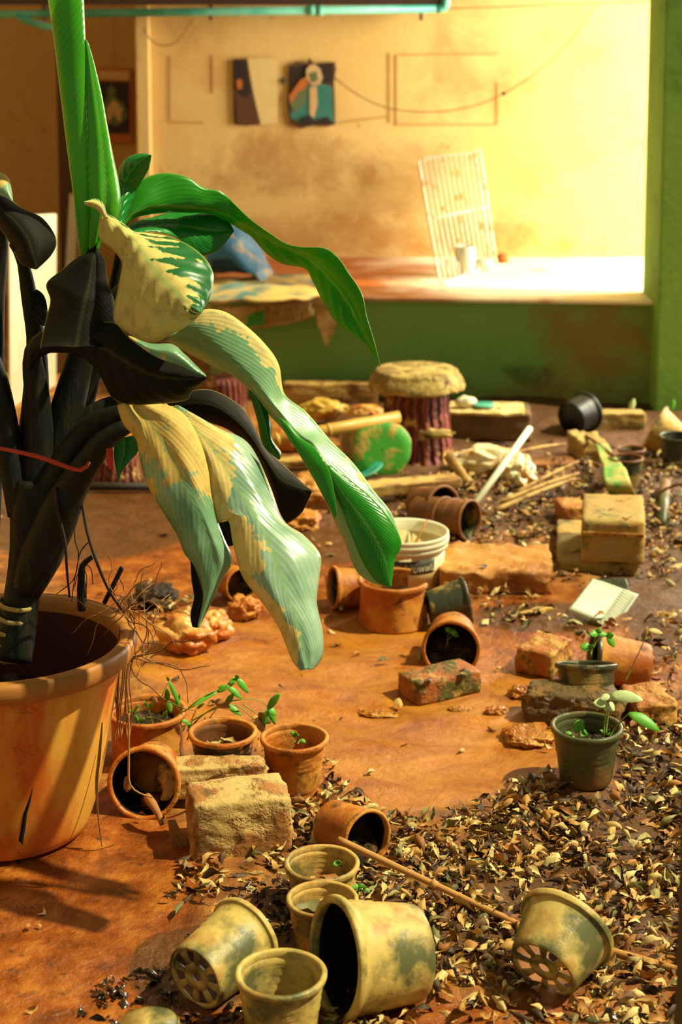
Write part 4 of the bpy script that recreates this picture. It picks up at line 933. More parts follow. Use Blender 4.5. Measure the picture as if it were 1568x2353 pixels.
# foreground rock: two pieces, the lit block with a smaller slab behind
def bigrock():
    c = G(528, 1968, 0); s_ = FPX/depth(c)
    bm = BM(); lump(bm, (c.x+.012, c.y+.045, .045), (.086, .055, .056), Z(.22), 5, .10, 1.3, 5, .88)
    tag(obj('broken_rock', bm, 'rock'), 'large pale broken rock in full sun below the small upright pots', 'rock')
    c = G(468, 1872, 0); bm = BM(); lump(bm, (c.x+.015, c.y+.045, .05), (.092, .03, .030), Z(.10), 5, .14, 1.6, 8, .85)
    tag(obj('concrete_fragment', bm, 'rock'), 'long crumbly concrete piece resting behind the pale broken rock', 'rock')
    bm = BM(); c = P(463, 1815, 2.98); 
    for k in range(4): tube(bm, [P(440+k*3, 1822-k*1, 3.0), P(448+k*3, 1804+k*3, 2.995), P(470, 1806+k*3, 2.99), P(500-k*3, 1816+k*1.5, 2.985)], .0022, 6)
    tag(obj('ribbed_strap', bm, 'card'), 'curled ribbed strap lying on the crumbly concrete piece', 'strap')
bigrock()
bm = BM()
for (x, y, Y) in ((388, 1885, 2.78),):
    for k in range(7):
        tube(bm, [P(x+k*2, y, Y), P(x+8+k*5, y+50, Y-.01), P(x+14+k*9+random.uniform(-4, 4), y+90+random.uniform(-10, 30), Y-.02)], [.0026, .0014], 5)
    tube(bm, [P(x, y, Y), P(x+40, y+80, Y-.02), P(x+90, y+92, Y-.03), P(x+130, y+30, Y-.02)], .0014, 5)
    tube(bm, [P(x-5, y-5, Y), P(x+24, y-14, Y-.01), P(x+50, y-30, Y+.0), P(x+54, y-55, Y+.04)], .0014, 5)
tag(obj('string_knot', bm, 'root'), 'knotted brown strings trailing over the left side of the pale rock', 'string')
bm = BM(); tube(bm, [P(338, 1830, 2.84), P(352, 1850, 2.82), P(366, 1875, 2.81), P(372, 1895, 2.8)], [.007, .008, .006, .004], 10); tag(obj('root_stub', bm, 'root'), 'short knobbly root stub between the toppled pot and the rock', 'root')

# bucket
pB = G(928, 1370, 0); zt = .118; q = G(932, 1228, zt); RB = 100*depth(q)/FPX
q_b = q.copy(); e = empty('plastic_bucket', Vector((q.x, q.y, 0)), 'white round plastic tub with a stick inside, behind the orange pots', 'bucket')
mt = Matrix.Translation((q.x, q.y, 0)); zt = .128
bm = BM(); lathe(bm, [(0, .002), (RB*.82, .002), (RB*.84, .006), (RB*.93, zt-.03), (RB*.91, zt-.03), (RB*.81, .01), (0, .008)], 56, mt=mt); obj('tub', bm, 'bucket', e)
bm = BM(); lathe(bm, [(RB*.92, zt-.036), (RB*.975, zt-.036), (RB*.985, zt-.026), (RB*.96, zt-.024), (RB*1.0, zt-.022), (RB*1.01, zt-.012), (RB*.975, zt-.010), (RB*1.0, zt-.008), (RB*1.0, zt-.001), (RB*.98, zt+.001), (RB*.93, zt-.003), (RB*.915, zt-.036)], 56, mt=mt); obj('rim', bm, 'white_plastic', e)
def decal(name, x0, x1, z0, z1, mat, parent, off=.0012):
    # a patch wrapped on the tub; x0, x1: angle range in degrees from the front
    rows = []
    for z in (z0, (z0+z1)/2, z1):
        rr = RB*(.84+.09*(z/(zt-.03)))+off; rows.append([Vector((q.x+rr*math.sin(math.radians(a)), q.y-rr*math.cos(math.radians(a)), z)) for a in [x0+(x1-x0)*k/14 for k in range(15)]])
    bm = BM(); grid(bm, rows); return obj(name, bm, mat, parent, solid=.0005)
lb = decal('paper_label', -40, 48, .012, .074, 'bucket', e)
decal('label_band', -58, 44, .046, .080, 'label_dark', lb, .002)
fc = bpy.data.curves.new('lettering', 'FONT'); fc.body = '\u0e0a\u0e49\u0e1a\u0e1a\u0e1e\u0e1f\u0e19'; fc.size = .026; fc.extrude = .0003; fc.align_x = 'CENTER'; fc.shear = .25
fo = bpy.data.objects.new('t', fc); COL.objects.link(fo); dg = bpy.context.evaluated_depsgraph_get(); tm = bpy.data.meshes.new_from_object(fo.evaluated_get(dg)); bpy.data.objects.remove(fo)
for v in tm.vertices:
    a = math.radians(18)+v.co.x/RB; z = .052+v.co.y*.9; rr = RB*(.84+.09*(z/(zt-.03)))+.0028+v.co.z
    v.co = Vector((q.x+rr*math.sin(a), q.y-rr*math.cos(a), z))-Vector((q.x, q.y, 0))
tm.materials.append(M['white_plastic']); to = bpy.data.objects.new('lettering', tm); COL.objects.link(to); to.parent = lb; to.matrix_parent_inverse = Matrix()
decal('label_picture', -26, -8, .02, .068, 'card', lb, .003)
bm = BM(); tube(bm, [Vector((q.x-.02, q.y-.02, .012)), P(982, 1194, q.y-.0)], [.003, .0025], 8, n=4); tag(obj('short_stick', bm, 'stick'), 'short brown stick standing in the white tub', 'stick')

# clear food container, upside down and tilted
def container():
    e = empty('food_container', G(1370, 1420, 0), 'clear ribbed plastic food container lying tilted at the right', 'container')
    c = P(1368, 1384, G(1368, 1425, 0).y+.02); R3 = Matrix.Rotation(.5, 3, 'Z') @ Matrix.Rotation(.0, 3, 'X')
    ex = (P(1462, 1360, c.y)-P(1400, 1330, c.y)); 
    A, B_, C, D = P(1362, 1330, c.y+.05), P(1434, 1356, c.y+.04), P(1382, 1430, c.y-.05), P(1308, 1400, c.y-.04)
    n_ = (B_-A).cross(D-A).normalized(); n_ = n_ if n_.z < 0 else -n_; n_ = -n_
    dn = Vector((.022, .012, -.02))
    bm = BM(); N = 14
    top = []; 
    def edge(a, b): return [a.lerp(b, k/N) for k in range(N)]
    loop = edge(A, B_)+edge(B_, C)+edge(C, D)+edge(D, A); cen = (A+B_+C+D)/4
    rows = [[cen.lerp(p, .86)+n_*.004 for p in loop], [cen.lerp(p, .94)+n_*.004 for p in loop], [cen.lerp(p, 1+.02*(k % 2)) for k, p in enumerate(loop)],
            [cen.lerp(p, 1.06+.02*(k % 2))+dn*.5 for k, p in enumerate(loop)], [cen.lerp(p, 1.12+.015*(k % 2))+dn for k, p in enumerate(loop)]]
    grid(bm, rows, closed=True); obj('tray', bm, 'clear_plastic', e, solid=.0008)
    bm = BM(); grid(bm, [[cen.lerp(p, k)+n_*.004 for p in loop] for k in (.02, .45, .87)], closed=True); obj('panel', bm, 'milky_plastic', e, smooth=False, solid=.0008)
    bm = BM(); grid(bm, [[cen.lerp(p, 1.12)+dn for p in loop], [cen.lerp(p, 1.24)+dn*1.05 for p in loop]], closed=True); obj('flange', bm, 'clear_plastic', e, solid=.0008)
    for k in range(0, len(loop)):
        p = loop[k]; bm = BM(); tube(bm, [cen.lerp(p, .95)+n_*.0045, cen.lerp(p, 1.03)+dn*.1, cen.lerp(p, 1.10)+dn*.9], .0012, 5, n=5); obj('rib', bm, 'white_plastic', e)
container()
# wood chip
blockat('wood_chip', 1232, 1412, .085, .022, .012, .62, 'wood', 'pale splintered wood chip lying left of the clear container', 'wood', seed=20, rough=.006)

# toadstool seat
def stool(px, py, name, label, capw=222, mat='stool_trunk', z=.29):
    q = G(px, py, z-.03); R_ = capw/2*depth(q)/FPX; e = empty(name, Vector((q.x, q.y, 0)), label, 'stool'); mt = Matrix.Translation((q.x, q.y, 0))
    def wavy(prof, seg, amp, fr, seed):
        rows = []
        for r, zz, k in prof:
            rows.append([mt @ Vector((r*(1+k*amp*(.6*noise.noise(Vector((math.cos(a)*fr, math.sin(a)*fr, seed)))+.5*noise.noise(Vector((math.cos(a)*fr*3, math.sin(a)*fr*3, seed+zz*9))))) * math.cos(a), r*(1+k*amp*noise.noise(Vector((math.cos(a)*fr, math.sin(a)*fr, seed))))*math.sin(a), zz+k*.006*noise.noise(Vector((math.cos(a)*5, math.sin(a)*5, zz*30))))) for a in [2*math.pi*j/seg for j in range(seg)]])
        return rows
    bm = BM(); cap = [(.002, z, 0), (R_*.5, z+.001, 0), (R_*.82, z+.001, 0), (R_*.86, z-.003, .1), (R_*.865, z-.010, .3), (R_*.95, z-.026, 1), (R_*1.0, z-.05, 1), (R_*.99, z-.056, 1.6), (R_*.93, z-.058, 1.4), (R_*.6, z-.05, 0), (.002, z-.048, 0)]
    grid(bm, wavy(cap, 90, .045, 7, 2), closed=True); obj('seat_cap', bm, 'stool_cap', e)
    bm = BM(); tr = []
    for i in range(20):
        t = i/19; tr.append((R_*(.70+.05*math.cos(t*3)), t*(z-.048), 1))
    tr[0] = (R_*.86, -.01, 1); tr[1] = (R_*.80, .012, 1)
    grid(bm, wavy(tr, 90, .09, 9, 7), closed=True); obj('trunk', bm, mat, e)
    bm = BM(); lump(bm, (q.x+R_*.35, q.y-R_*.68, .11), (R_*.36, .012, .014), None, 3, .5, 3, 4); obj('fungus_shelf', bm, 'stool_cap', e)
    bm = BM(); tube(bm, [Vector((q.x-R_*.55, q.y-R_*.62, z*.55)), Vector((q.x-R_*.66, q.y-R_*.7, z*.3)), Vector((q.x-R_*.72, q.y-R_*.8, 0))], [.006, .012, .016], 8); obj('root_ridge', bm, mat, e)
    return e
stool(958, 870, 'stump_stool', 'concrete stool shaped like a red tree stump with a scalloped tan cap')
bm = BM(); q = G(520, 965, 0); lathe(bm, [(.0, 0), (.085, 0), (.075, .03), (.072, .13), (.072, .15), (0, .15)], 40, .05, 4, Matrix.Translation(q)); tag(obj('red_stump', bm, 'stool_trunk'), 'short red stump behind the drooping leaves', 'stump')
bm = BM(); q = G(270, 1105, 0); lathe(bm, [(.0, 0), (.085, 0), (.075, .03), (.072, .06), (.072, .075), (0, .075)], 40, .05, 9, Matrix.Translation(q)); tag(obj('red_stump', bm, 'stool_trunk'), 'low red ribbed stump seen under the leaves at the left', 'stump')
bm = BM(); a = G(160, 1118, .02); b = G(380, 1118, .02); tube(bm, [a, b], .012, 8, n=2); tag(obj('dark_bar', bm, 'twig_dark'), 'dark bar on the mud in front of the low red stump', 'bar')
# green painted log round
q = G(870, 1100, 0); q2 = Vector((q.x+.01, q.y, .090)); R_ = 73*depth(q2)/FPX; fwd = Vector((.28, -1, .12)).normalized(); mt = Matrix.Translation(q2) @ fwd.to_track_quat('Z', 'Y').to_matrix().to_4x4()
e = empty('log_round', q, 'short log with a green painted, mud-smeared cut face', 'log')
bm = BM(); lathe(bm, [(R_*.93, -.16), (R_*.98, -.08), (R_*.99, -.005), (R_*.95, .0)], 48, .08, 3, mt); obj('bark', bm, 'wood_grey', e)
bm = BM(); vr = lathe(bm, [(R_*.96, -.001), (R_*.93, .004), (R_*.6, .006), (R_*.02, .006)], 48, .08, 3, mt); obj('painted_face', bm, 'green_log', e)
# bamboo pole, planks
def pole(name, a, b, r, mat, label, cat, mid=None, seg=14, par=None):
    bm = BM(); tube(bm, [a]+([mid] if mid else [])+[b], r, seg, n=2 if not mid else 12); return tag(obj(name, bm, mat), label, cat)
e = empty('bamboo_pole', G(760, 1000, 0), 'thick yellow bamboo pole resting over the green log', 'pole')
A_ = P(918, 958, 5.13); B_ = P(590, 1020, 5.0); rr = .0188
bm = BM(); tube(bm, [A_, B_], rr, 18, n=2); obj('culm', bm, 'bamboo', e)
for t in (.50, .86): 
    bm = BM(); c = A_.lerp(B_, t); tube(bm, [c-(B_-A_).normalized()*.005, c+(B_-A_).normalized()*.005], rr*1.1, 18, n=2); obj('node', bm, 'bamboo', e)
blockat('wooden_plank', 942, 1125, .30, .075, .028, .34, 'wood', 'muddy plank lying on the ground in front of the stump stool', 'plank', seed=30, z0=.03)
blockat('wooden_plank', 690, 1068, .20, .05, .02, .05, 'wood', 'pale plank end lying behind the long falling leaf', 'plank', seed=31, z0=.01)
tb_ = blockat('timber_box', 1125, 1000, .27, .17, .095, -.06, 'box_wood', 'grey timber box with a pale muddy top right of the stump stool', 'box', seed=32)
blockat('mud_layer', 1118, 1002, .245, .165, .010, -.06, 'card', '', '', seed=33, rough=.004, parent=tb_, z0=.088, zc=0)
q = G(1148, 1018, .05); bm = BM(); tube(bm, [q+Vector((-.022, -.03, -.014)), q+Vector((-.02, -.035, .006)), q+Vector((.02, -.035, .006)), q+Vector((.024, -.03, -.012))], .003, 6); tag(obj('metal_handle', bm, 'black_rubber'), 'small black handle in front of the grey timber box', 'handle')
blockat('timber_beam', 760, 928, .34, .06, .08, 0, 'wood', 'old board lying along the foot of the green wall', 'beam', seed=33)
for (x, y, w_, mt_, lb, ct, nm) in ((1072, 945, .03, 'white_plastic', 'white crumpled cup on the grey timber box', 'cup', 'crumpled_cup'), (1112, 942, .035, 'teal_pipe', 'flat turquoise plastic tray on the grey timber box', 'tray', 'turquoise_tray')):
    c = G(x, 950, .10); c = P(x, y-20, c.y+.09); bm = BM()
    if nm == 'turquoise_tray': lathe(bm, [(0, 0), (w_, 0), (w_*1.05, .006), (w_, .008), (0, .004)], 24, mt=Matrix.Translation((c.x, c.y, .104)))
    else: lump(bm, (c.x, c.y, .118), (.034, .022, .018), None, 3, .4, 3, 2)
    tag(obj(nm, bm, mt_), lb, ct)
bm = BM(); crumple(bm, P(745, 940, 5.75), (.075, .05, .034), 3); o = tag(obj('plastic_bag', bm, 'bag_multi'), 'crumpled yellow and red plastic bag behind the bamboo pole', 'bag')
bm = BM(); crumple(bm, P(845, 950, 5.6), (.062, .05, .028), 6); tag(obj('muddy_bag', bm, 'mud_bag'), 'muddy brown bag lying behind the bamboo pole next to the stool', 'bag')
q = G(835, 1098, .02); bm = BM(); lathe(bm, [(0, .0), (.04, .004), (.07, .02), (.068, .022), (.038, .008), (0, .004)], 40, mt=Matrix.Translation(q) @ Matrix.Rotation(-.35, 4, 'Y')); tag(obj('teal_dish', bm, 'teal_pipe'), 'tilted teal dish below the green log', 'dish')
# mud covered stones and terracotta behind the leaves
rockat('mud_heap', 722, 1172, 130, 0, .11, 'slab', 'mud covered stone heap seen between the long leaves', 'stone', seed=41, amp=.35, cube=.2, dd=.8)
rockat('mud_stone', 690, 1210, 90, 0, .05, 'terracotta', 'orange muddy stone below the dark leaf', 'stone', seed=42, amp=.3, cube=.3)
rockat('mud_stone', 668, 1030, 110, 0, .07, 'terracotta', 'reddish stone behind the small narrow leaf', 'stone', seed=43, amp=.2, cube=.2)
# white pipe, club, sticks
pole('white_pipe', G(1092, 1158, .012), P(1218, 985, 5.15), .0098, 'white_plastic', 'straight white plastic pipe leaning over the crumpled film', 'pipe')
bm = BM(); tube(bm, [G(1092, 1130, .012), P(1060, 1085, 4.98), P(1030, 1046, 5.02)], [.010, .012, .017], 12, n=8); tag(obj('wooden_club', bm, 'wood'), 'thick short stick crossing beside the white pipe', 'stick')
bm = BM()
bm = BM(); crumple(bm, P(1128, 1052, 5.12)-Vector((0, 0, .01)), (.11, .06, .045), 3); tag(obj('crumpled_film', bm, 'crumpled_film'), 'heap of muddy crumpled transparent film behind the white pipe', 'plastic film')
bm = BM(); crumple(bm, G(1188, 1085, .04), (.065, .05, .055), 5); tag(obj('crumpled_film', bm, 'crumpled_film'), 'rounder shiny wad of crumpled film right of the white pipe', 'plastic film')
bm = BM(); crumple(bm, G(1062, 1062, .03), (.05, .035, .03), 9); tag(obj('crumpled_rag', bm, 'mud_bag'), 'orange crumpled rag at the foot of the stump stool', 'rag')
blockat('board', 1225, 1070, .26, .10, .02, .02, 'pot_brown', 'brown board lying under the crumpled film', 'board', seed=44)
for k, (a, b, r, lb) in enumerate((
    ((1140, 1172, .02), (1322, 1100, .05), .008, 'split bamboo stick, lowest of the three right of the nested pots'),
    ((1190, 1130, .03), (1330, 1060, .06), .006, 'thin bent branch reaching up toward the green cloth'),
    ((1160, 1150, .03), (1330, 1088, .06), .007, 'middle split bamboo stick right of the nested pots'),
    ((1150, 1050, .05), (1300, 1020, .05), .006, 'thin stick lying across behind the shiny film wad'))):
    bm = BM(); p0, p1 = G(*a), G(*b); tube(bm, [p0, p0.lerp(p1, .5)+Vector((.01, 0, .008)), p1], [r, r*.7], 8); tag(obj('stick', bm, 'wood'), lb, 'stick')
# right back group
blockat('brick', 1412, 985, .20, .07, .06, 0, 'block', 'pale brick lying right of the black pot by the green wall', 'brick', seed=50)
blockat('stone_block', 1350, 1050, .085, .16, .065, .12, 'block', 'pale muddy block under the green cloth', 'block', seed=51, rough=.01)
bm = BM(); sheet(bm, [G(1366, 1020, .085), P(1385, 1065, 4.95), P(1388, 1110, 4.75), G(1402, 1145, .02)], [G(1392, 1015, .085), P(1425, 1060, 4.95), P(1452, 1105, 4.75), G(1466, 1145, .02)], 24, 10, .008, 12, 3); tag(obj('green_cloth', bm, 'green_cloth', solid=.004), 'green and yellow muddy cloth strip draped behind the concrete block', 'cloth')
bm = BM(); tube(bm, [G(1345, 1000, .06), P(1368, 1015, 5.2), P(1395, 1036, 5.1), P(1412, 1048, 5.0)], .006, 8); tag(obj('curved_branch', bm, 'twig'), 'brown curved branch beside the pale block at right', 'branch')
q = G(1523, 1200, .02); bm = BM(); tube(bm, [G(1522, 1205, .02), G(1530, 1110, .03)], .016, 16, n=2); tag(obj('drain_pipe', bm, 'pot_olive'), 'olive pipe lying between the concrete block and right edge', 'pipe')
bm = BM(); tube(bm, [G(1508, 1140, .04), P(1535, 1122, 4.6), P(1570, 1112, 4.55), P(1600, 1110, 4.5)], .004, 7); tag(obj('thin_branch', bm, 'twig'), 'thin branch crossing over the olive pipe at the right edge', 'branch')
def bladeleaf(name, px, py, L, mat, label, ang=1.3, Y=None):
    a = P(px, py, Y or G(px, py+30, 0).y); d = Vector((math.cos(ang), 0, math.sin(ang))); n_ = Vector((-d.z, 0, d.x)); rows = []
    for i in range(10):
        t = i/9; w_ = L*.2*math.sin(math.pi*t)**.7; c = a+d*L*t; rows.append([c-n_*w_, c+Vector((0, -.004, 0)), c+n_*w_])
    bm = BM(); grid(bm, rows); return tag(obj(name, bm, mat, solid=.001), label, 'leaf')
bladeleaf('yellow_leaf', 1448, 948, .05, 'pale_leaf', 'yellow green blade standing behind the pale brick')
bladeleaf('green_leaf', 1538, 948, .045, 'weed', 'bright green leaf on the tan tilted pot at the far right', 1.2, 5.5)
# crumpled muddy bag centre left
bm = BM(); crumple(bm, G(425, 1462, .03), (.062, .05, .045), 12); tag(obj('paper_bag', bm, 'mud_bag'), 'crumpled muddy bag on the wet mud left of the drooping leaf tip', 'bag')
bm = BM(); crumple(bm, G(495, 1440, .025), (.05, .035, .035), 14); tag(obj('paper_bag', bm, 'mud_bag'), 'second crumpled muddy bag just behind the drooping leaf tip', 'bag')
rockat('muddy_stone', 562, 1418, 74, 0, .055, 'terracotta', 'small muddy stone between the drooping leaf tips', 'stone', seed=60, amp=.3, cube=.2)
rockat('compost_clump', 355, 1390, 100, 0, .05, 'soil', 'clump of composted twigs beyond the planter rim', 'clump', seed=61, amp=.5, cube=.1)
# mud banks at the right of the stream
for k, (x, y, w_, hz, lb) in enumerate(((1215, 1700, 120, .035, 'wet orange mud lump at the left of the olive pot'), (1200, 1600, 60, .03, 'wet mud lump left of the brown stone'), (1140, 1640, 50, .02, 'small shiny mud lump in the stream'), (872, 1640, 90, .012, 'pale froth covered lump in the middle of the stream'), (1052, 1632, 44, .01, 'tiny pale lump near the mossy brick'))):
    rockat('mud_lump', x, y, w_, 0, hz, 'wet_mud', lb, 'mud lump', seed=70+k, amp=.28, cube=.1, dd=.9 if k < 2 else .6, sink=.55)
# sticks in the foreground
e = empty('long_stick', G(1000, 2080, .0), 'long straight stick running from the tan pots to the toppled pot at right', 'stick')
a = P(778, 1984, G(740, 2030, 0).y+.01); a.z = max(a.z, .07); b = G(1215, 2134, .012)
bm = BM(); tube(bm, [a, a.lerp(b, .5), b], [.0058, .0052, .0045], 10, n=16); obj('shaft', bm, 'stick', e)
bm = BM(); c = a.lerp(b, .52); tube(bm, [c-(b-a)*.015, c+(b-a)*.015], .0068, 10, n=2); obj('knot', bm, 'stick', e)
bm = BM(); tube(bm, [G(1350, 2168, .012), G(1440, 2196, .01), G(1575, 2232, .012)], [.0055, .0065, .005], 9); tag(obj('thick_twig', bm, 'stick'), 'brown stick lying right of the toppled spoked pot', 'stick')
bm = BM(); tube(bm, [G(1448, 1860, .01), P(1452, 1780, 3.0), P(1440, 1740, 3.02)], [.002, .001], 6); tag(obj('thin_twig', bm, 'twig_dark'), 'thin dark twig upright in the leaf litter at the right', 'twig')

# ================================================================== WEEDS
def wl(bm, base, d, L, W, up, droop=.3, n=7):
    """one small blade: base, direction, length, width"""
    d = Vector(d).normalized(); s_ = d.cross(Vector(up)).normalized(); rows = []
    for i in range(n):
        t = i/(n-1); w_ = W*math.sin(math.pi*min(1, t*.9+.06))**.8*(1-t*.2); c = base+d*L*t-Vector((0, 0, droop*L*t*t)); u = s_.cross(d).normalized()
        rows.append([c-s_*w_+u*w_*.3, c, c+s_*w_+u*w_*.3])
    grid(bm, rows)
def weed(name, label, stems, Y, mat='weed', r=.0012, cat='seedling'):
    """stems: list of (list of pixel points, [(leaf dx, dy, length px, width px)])"""
    b0 = P(*stems[0][0][0], Y); e = empty(name, b0, label, cat)
    for pts, lv in stems:
        bm = BM(); W3 = [P(x, y, Y+.01*math.sin(k*2.1)) for k, (x, y) in enumerate(pts)]; tube(bm, W3, [r*1.2, r*.7], 6); stem_ = obj('stem', bm, 'weed_stem', e)
        for (dx, dy, L, W_) in lv:
            s_ = depth(W3[-1])/FPX; bm = BM(); wl(bm, W3[-1], (dx, random.uniform(-.5, .1), -dy), L*s_, W_*s_, (0, -.75, .6), .15); obj('leaf', bm, mat, stem_, solid=.0006)
    return e
yC = wm(pots['C'][0]).translation.y; yD = wm(pots['D'][0]).translation.y; yB = wm(pots['B'][0]).translation.y
weed('seedling', 'tiny green seedling in the small upright orange pot', [([(676, 1708), (678, 1692)], [(-.6, -1, 20, 5), (.5, -.4, 16, 5), (.2, -1, 18, 5)]), ([(684, 1710), (690, 1700)], [(.8, .2, 14, 5)])], yC)
weed('arrow_seedling', 'seedling with pale arrow-shaped leaves in the olive pot', [
    ([(1388, 1690), (1392, 1650), (1395, 1618)], [(-1, -.3, 34, 13), (.9, .6, 22, 12), (-.3, 1, 14, 10)]),
    ([(1392, 1690), (1398, 1640), (1402, 1600)], [(-.6, .05, 24, 9), (1, -.15, 76, 16)]),
], yD-.01, 'pale_leaf', .0018)
weed('green_seedling', 'darker green leaves rising behind the pale arrow leaves', [([(1400, 1695), (1420, 1665), (1445, 1640)], [(1, .35, 76, 15)]), ([(1335, 1700), (1334, 1670), (1330, 1655)], [(-.3, 1, 26, 9), (.4, .8, 24, 9)]), ([(1360, 1705), (1350, 1690)], [(-1, -.2, 22, 4), (-.6, -1, 24, 4)]), ([(1385, 1700), (1392, 1688)], [(.4, -1, 24, 4), (1, -.3, 26, 4), (-.7, -.8, 20, 4)]), ([(1320, 1700), (1316, 1690)], [(-.8, -.5, 20, 5), (.2, .7, 18, 6)])], yD-.005, 'weed', .0014)
yE = wm(pots['E'][0]).translation.y
weed('seedling', 'three-leafed seedling growing in the shallow dark pot', [([(1358, 1510), (1364, 1480), (1374, 1456)], [(-1, -.2, 22, 10), (.9, .1, 24, 8), (.3, -1, 16, 8)]), ([(1364, 1490), (1376, 1468), (1396, 1462)], [(.7, .9, 26, 10), (.6, -.4, 20, 10)]), ([(1360, 1505), (1356, 1490)], [(-1, -.4, 24, 12), (.2, -.9, 14, 8)])], yE+.01)
weed('dry_seedling', 'tall thin yellowing seedling behind the shallow dark pot', [([(1436, 1568), (1464, 1510), (1482, 1470), (1490, 1448)], [(1, .1, 34, 7), (-.4, .3, 14, 6)])], yE+.0, 'dry_leaf', .0012)
weed('sprout', 'bright sprout in the toppled pot filled with dark earth', [([(1028, 1482), (1029, 1462), (1034, 1452)], [(-.6, -.8, 16, 7), (.9, -.2, 18, 8)]), ([(1030, 1470), (1040, 1458)], [(1, .0, 16, 7)])], G(1037, 1500, .02).y)
weed('clover', 'small clover with round leaves beside the long stick and tan pot', [([(776, 2020), (786, 1995), (778, 1984)], [(-.9, -.2, 14, 7), (.2, -1, 12, 7)]), ([(790, 2020), (790, 2004)], [(.9, -.3, 12, 7), (-.9, .2, 14, 7), (.8, .8, 12, 6)])], G(740, 2070, 0).y)
weed('clover', 'small pale weed growing between the two tan pots and large toppled pot', [([(810, 2060), (824, 2036)], [(1, -.3, 18, 6), (-.8, .0, 20, 6), (.5, 1, 14, 5)]), ([(822, 2060), (836, 2042)], [(1, .3, 16, 5), (.2, -1, 14, 5)])], G(740, 2110, 0).y)
# trailing weeds of the tub
yT = wm(p_tub[0]).translation.y-.02
weed('trailing_weed', 'long trailing green weed spreading from the brown tub over the flaking pot', [
    ([(400, 1672), (430, 1630), (470, 1600), (500, 1585), (522, 1578)], [(1, -.9, 26, 6), (.9, .6, 40, 8), (-1, -.1, 20, 5)]),
    ([(430, 1680), (470, 1640), (530, 1612), (590, 1608), (618, 1626)], [(.6, -1, 46, 8), (.35, .8, 36, 9), (-.2, 1, 30, 8)]),
    ([(390, 1690), (400, 1650), (440, 1625), (500, 1590)], [(-1, .28, 66, 6), (.7, -.5, 34, 8)]),
    ([(380, 1680), (384, 1640), (386, 1610)], [(.0, -1, 48, 7), (-.3, -1, 22, 6), (.3, 1, 26, 8)]),
    ([(372, 1600), (388, 1565)], [(.5, 1, 62, 6), (-.2, -1, 16, 4)]),
    ([(430, 1700), (450, 1660), (470, 1640), (520, 1620)], [(.5, -1, 44, 8), (1, .5, 40, 8)]),
    ([(500, 1590), (530, 1570), (544, 1560)], [(-.8, .3, 20, 7), (.8, .8, 38, 9), (.2, -1, 14, 6)]),
    ([(420, 1680), (432, 1660)], [(.5, 1, 30, 6), (-.9, -.6, 24, 5)]),
    ([(350, 1695), (330, 1680), (318, 1660)], [(-.3, -1, 24, 5), (.6, -.6, 22, 4)]),
    ([(340, 1700), (352, 1670), (372, 1650)], [(.5, -1, 30, 5)]),
    ([(600, 1690), (610, 1660), (616, 1630)], [(.6, -1, 56, 10), (.8, .4, 22, 9), (-.3, 1, 34, 9)]),
], yT)
weed('dry_weed', 'dried brown weed stems and curled leaves over the tub and flaking pot', [
    ([(300, 1700), (330, 1650), (380, 1660), (400, 1690)], [(.3, 1, 22, 8)]), ([(420, 1670), (480, 1635), (540, 1620), (580, 1650)], [(.8, .3, 30, 12)]),
    ([(450, 1690), (500, 1625), (495, 1612)], [(.9, .1, 40, 12), (-.9, .2, 20, 8)]), ([(470, 1650), (500, 1680), (520, 1706)], [(.2, .4, 24, 9)]),
    ([(560, 1620), (590, 1640), (596, 1650)], [(.5, -.8, 26, 10), (.3, 1, 30, 12), (1, .2, 28, 10)]), ([(310, 1640), (330, 1620), (350, 1600)], [(.6, .4, 20, 6)])], yT+.01, 'dry_leaf')

weed('grass_tuft', 'thin green shoots and dry stems rising from the left side of the brown tub', [
    ([(300, 1700), (296, 1670), (306, 1640)], [(.5, -1, 30, 3), (-.5, -.8, 24, 3)]), ([(360, 1700), (350, 1660), (342, 1630)], [(-.4, -1, 28, 3), (.5, -.9, 26, 4)]),
    ([(410, 1700), (416, 1660), (408, 1620)], [(.2, -1, 36, 4), (-.6, -.7, 20, 4)]), ([(448, 1700), (440, 1660), (452, 1630)], [(.7, -.8, 30, 4)])], yT+.02)
# ================================================================== LEAF LITTER
random.seed(21)
def curled(seed, L=.03, W=.009):
    rnd_ = random.Random(seed); bm = BM(); n = 7; m = 5; rows = []; c1 = rnd_.uniform(-2.2, 2.4); c2 = rnd_.uniform(.5, 2.4)*rnd_.choice((1, 1, -1)); tw = rnd_.uniform(-1.8, 1.8); wq = W*rnd_.uniform(.45, 1.25); n = 9; sk = rnd_.uniform(-.5, .5)
    for i in range(n):
        t = i/(n-1); s_ = t-.5; wd = wq*max(.06, math.sin(math.pi*(.02+.95*t**(1.15+.3*sk)))**1.25)*rnd_.uniform(.8, 1.15); row = []
        for j in range(m):
            u = (j/(m-1)-.5)*2; y = u*wd*math.cos(abs(c2)*.45*abs(u)); z = abs(u)**1.6*wd*c2*.6
            a = tw*s_; y, z = y*math.cos(a)-z*math.sin(a), y*math.sin(a)+z*math.cos(a)
            x = L*s_; z += c1*L*(.25-s_*s_)*.5
            row.append(Vector((x, y+sk*L*(s_*s_)*1.4, z+.0018*rnd_.uniform(-1, 1))))
        rows.append(row)
    grid(bm, rows); return bm
protos = []
for k in range(22):
    bm = curled(100+k, .038 if k < 14 else .028); me = bpy.data.meshes.new('fallen_leaf'); bm.to_mesh(me); bm.free()
    for p in me.polygons: p.use_smooth = True
    me.materials.append(M['dry_leaf']); protos.append(me)
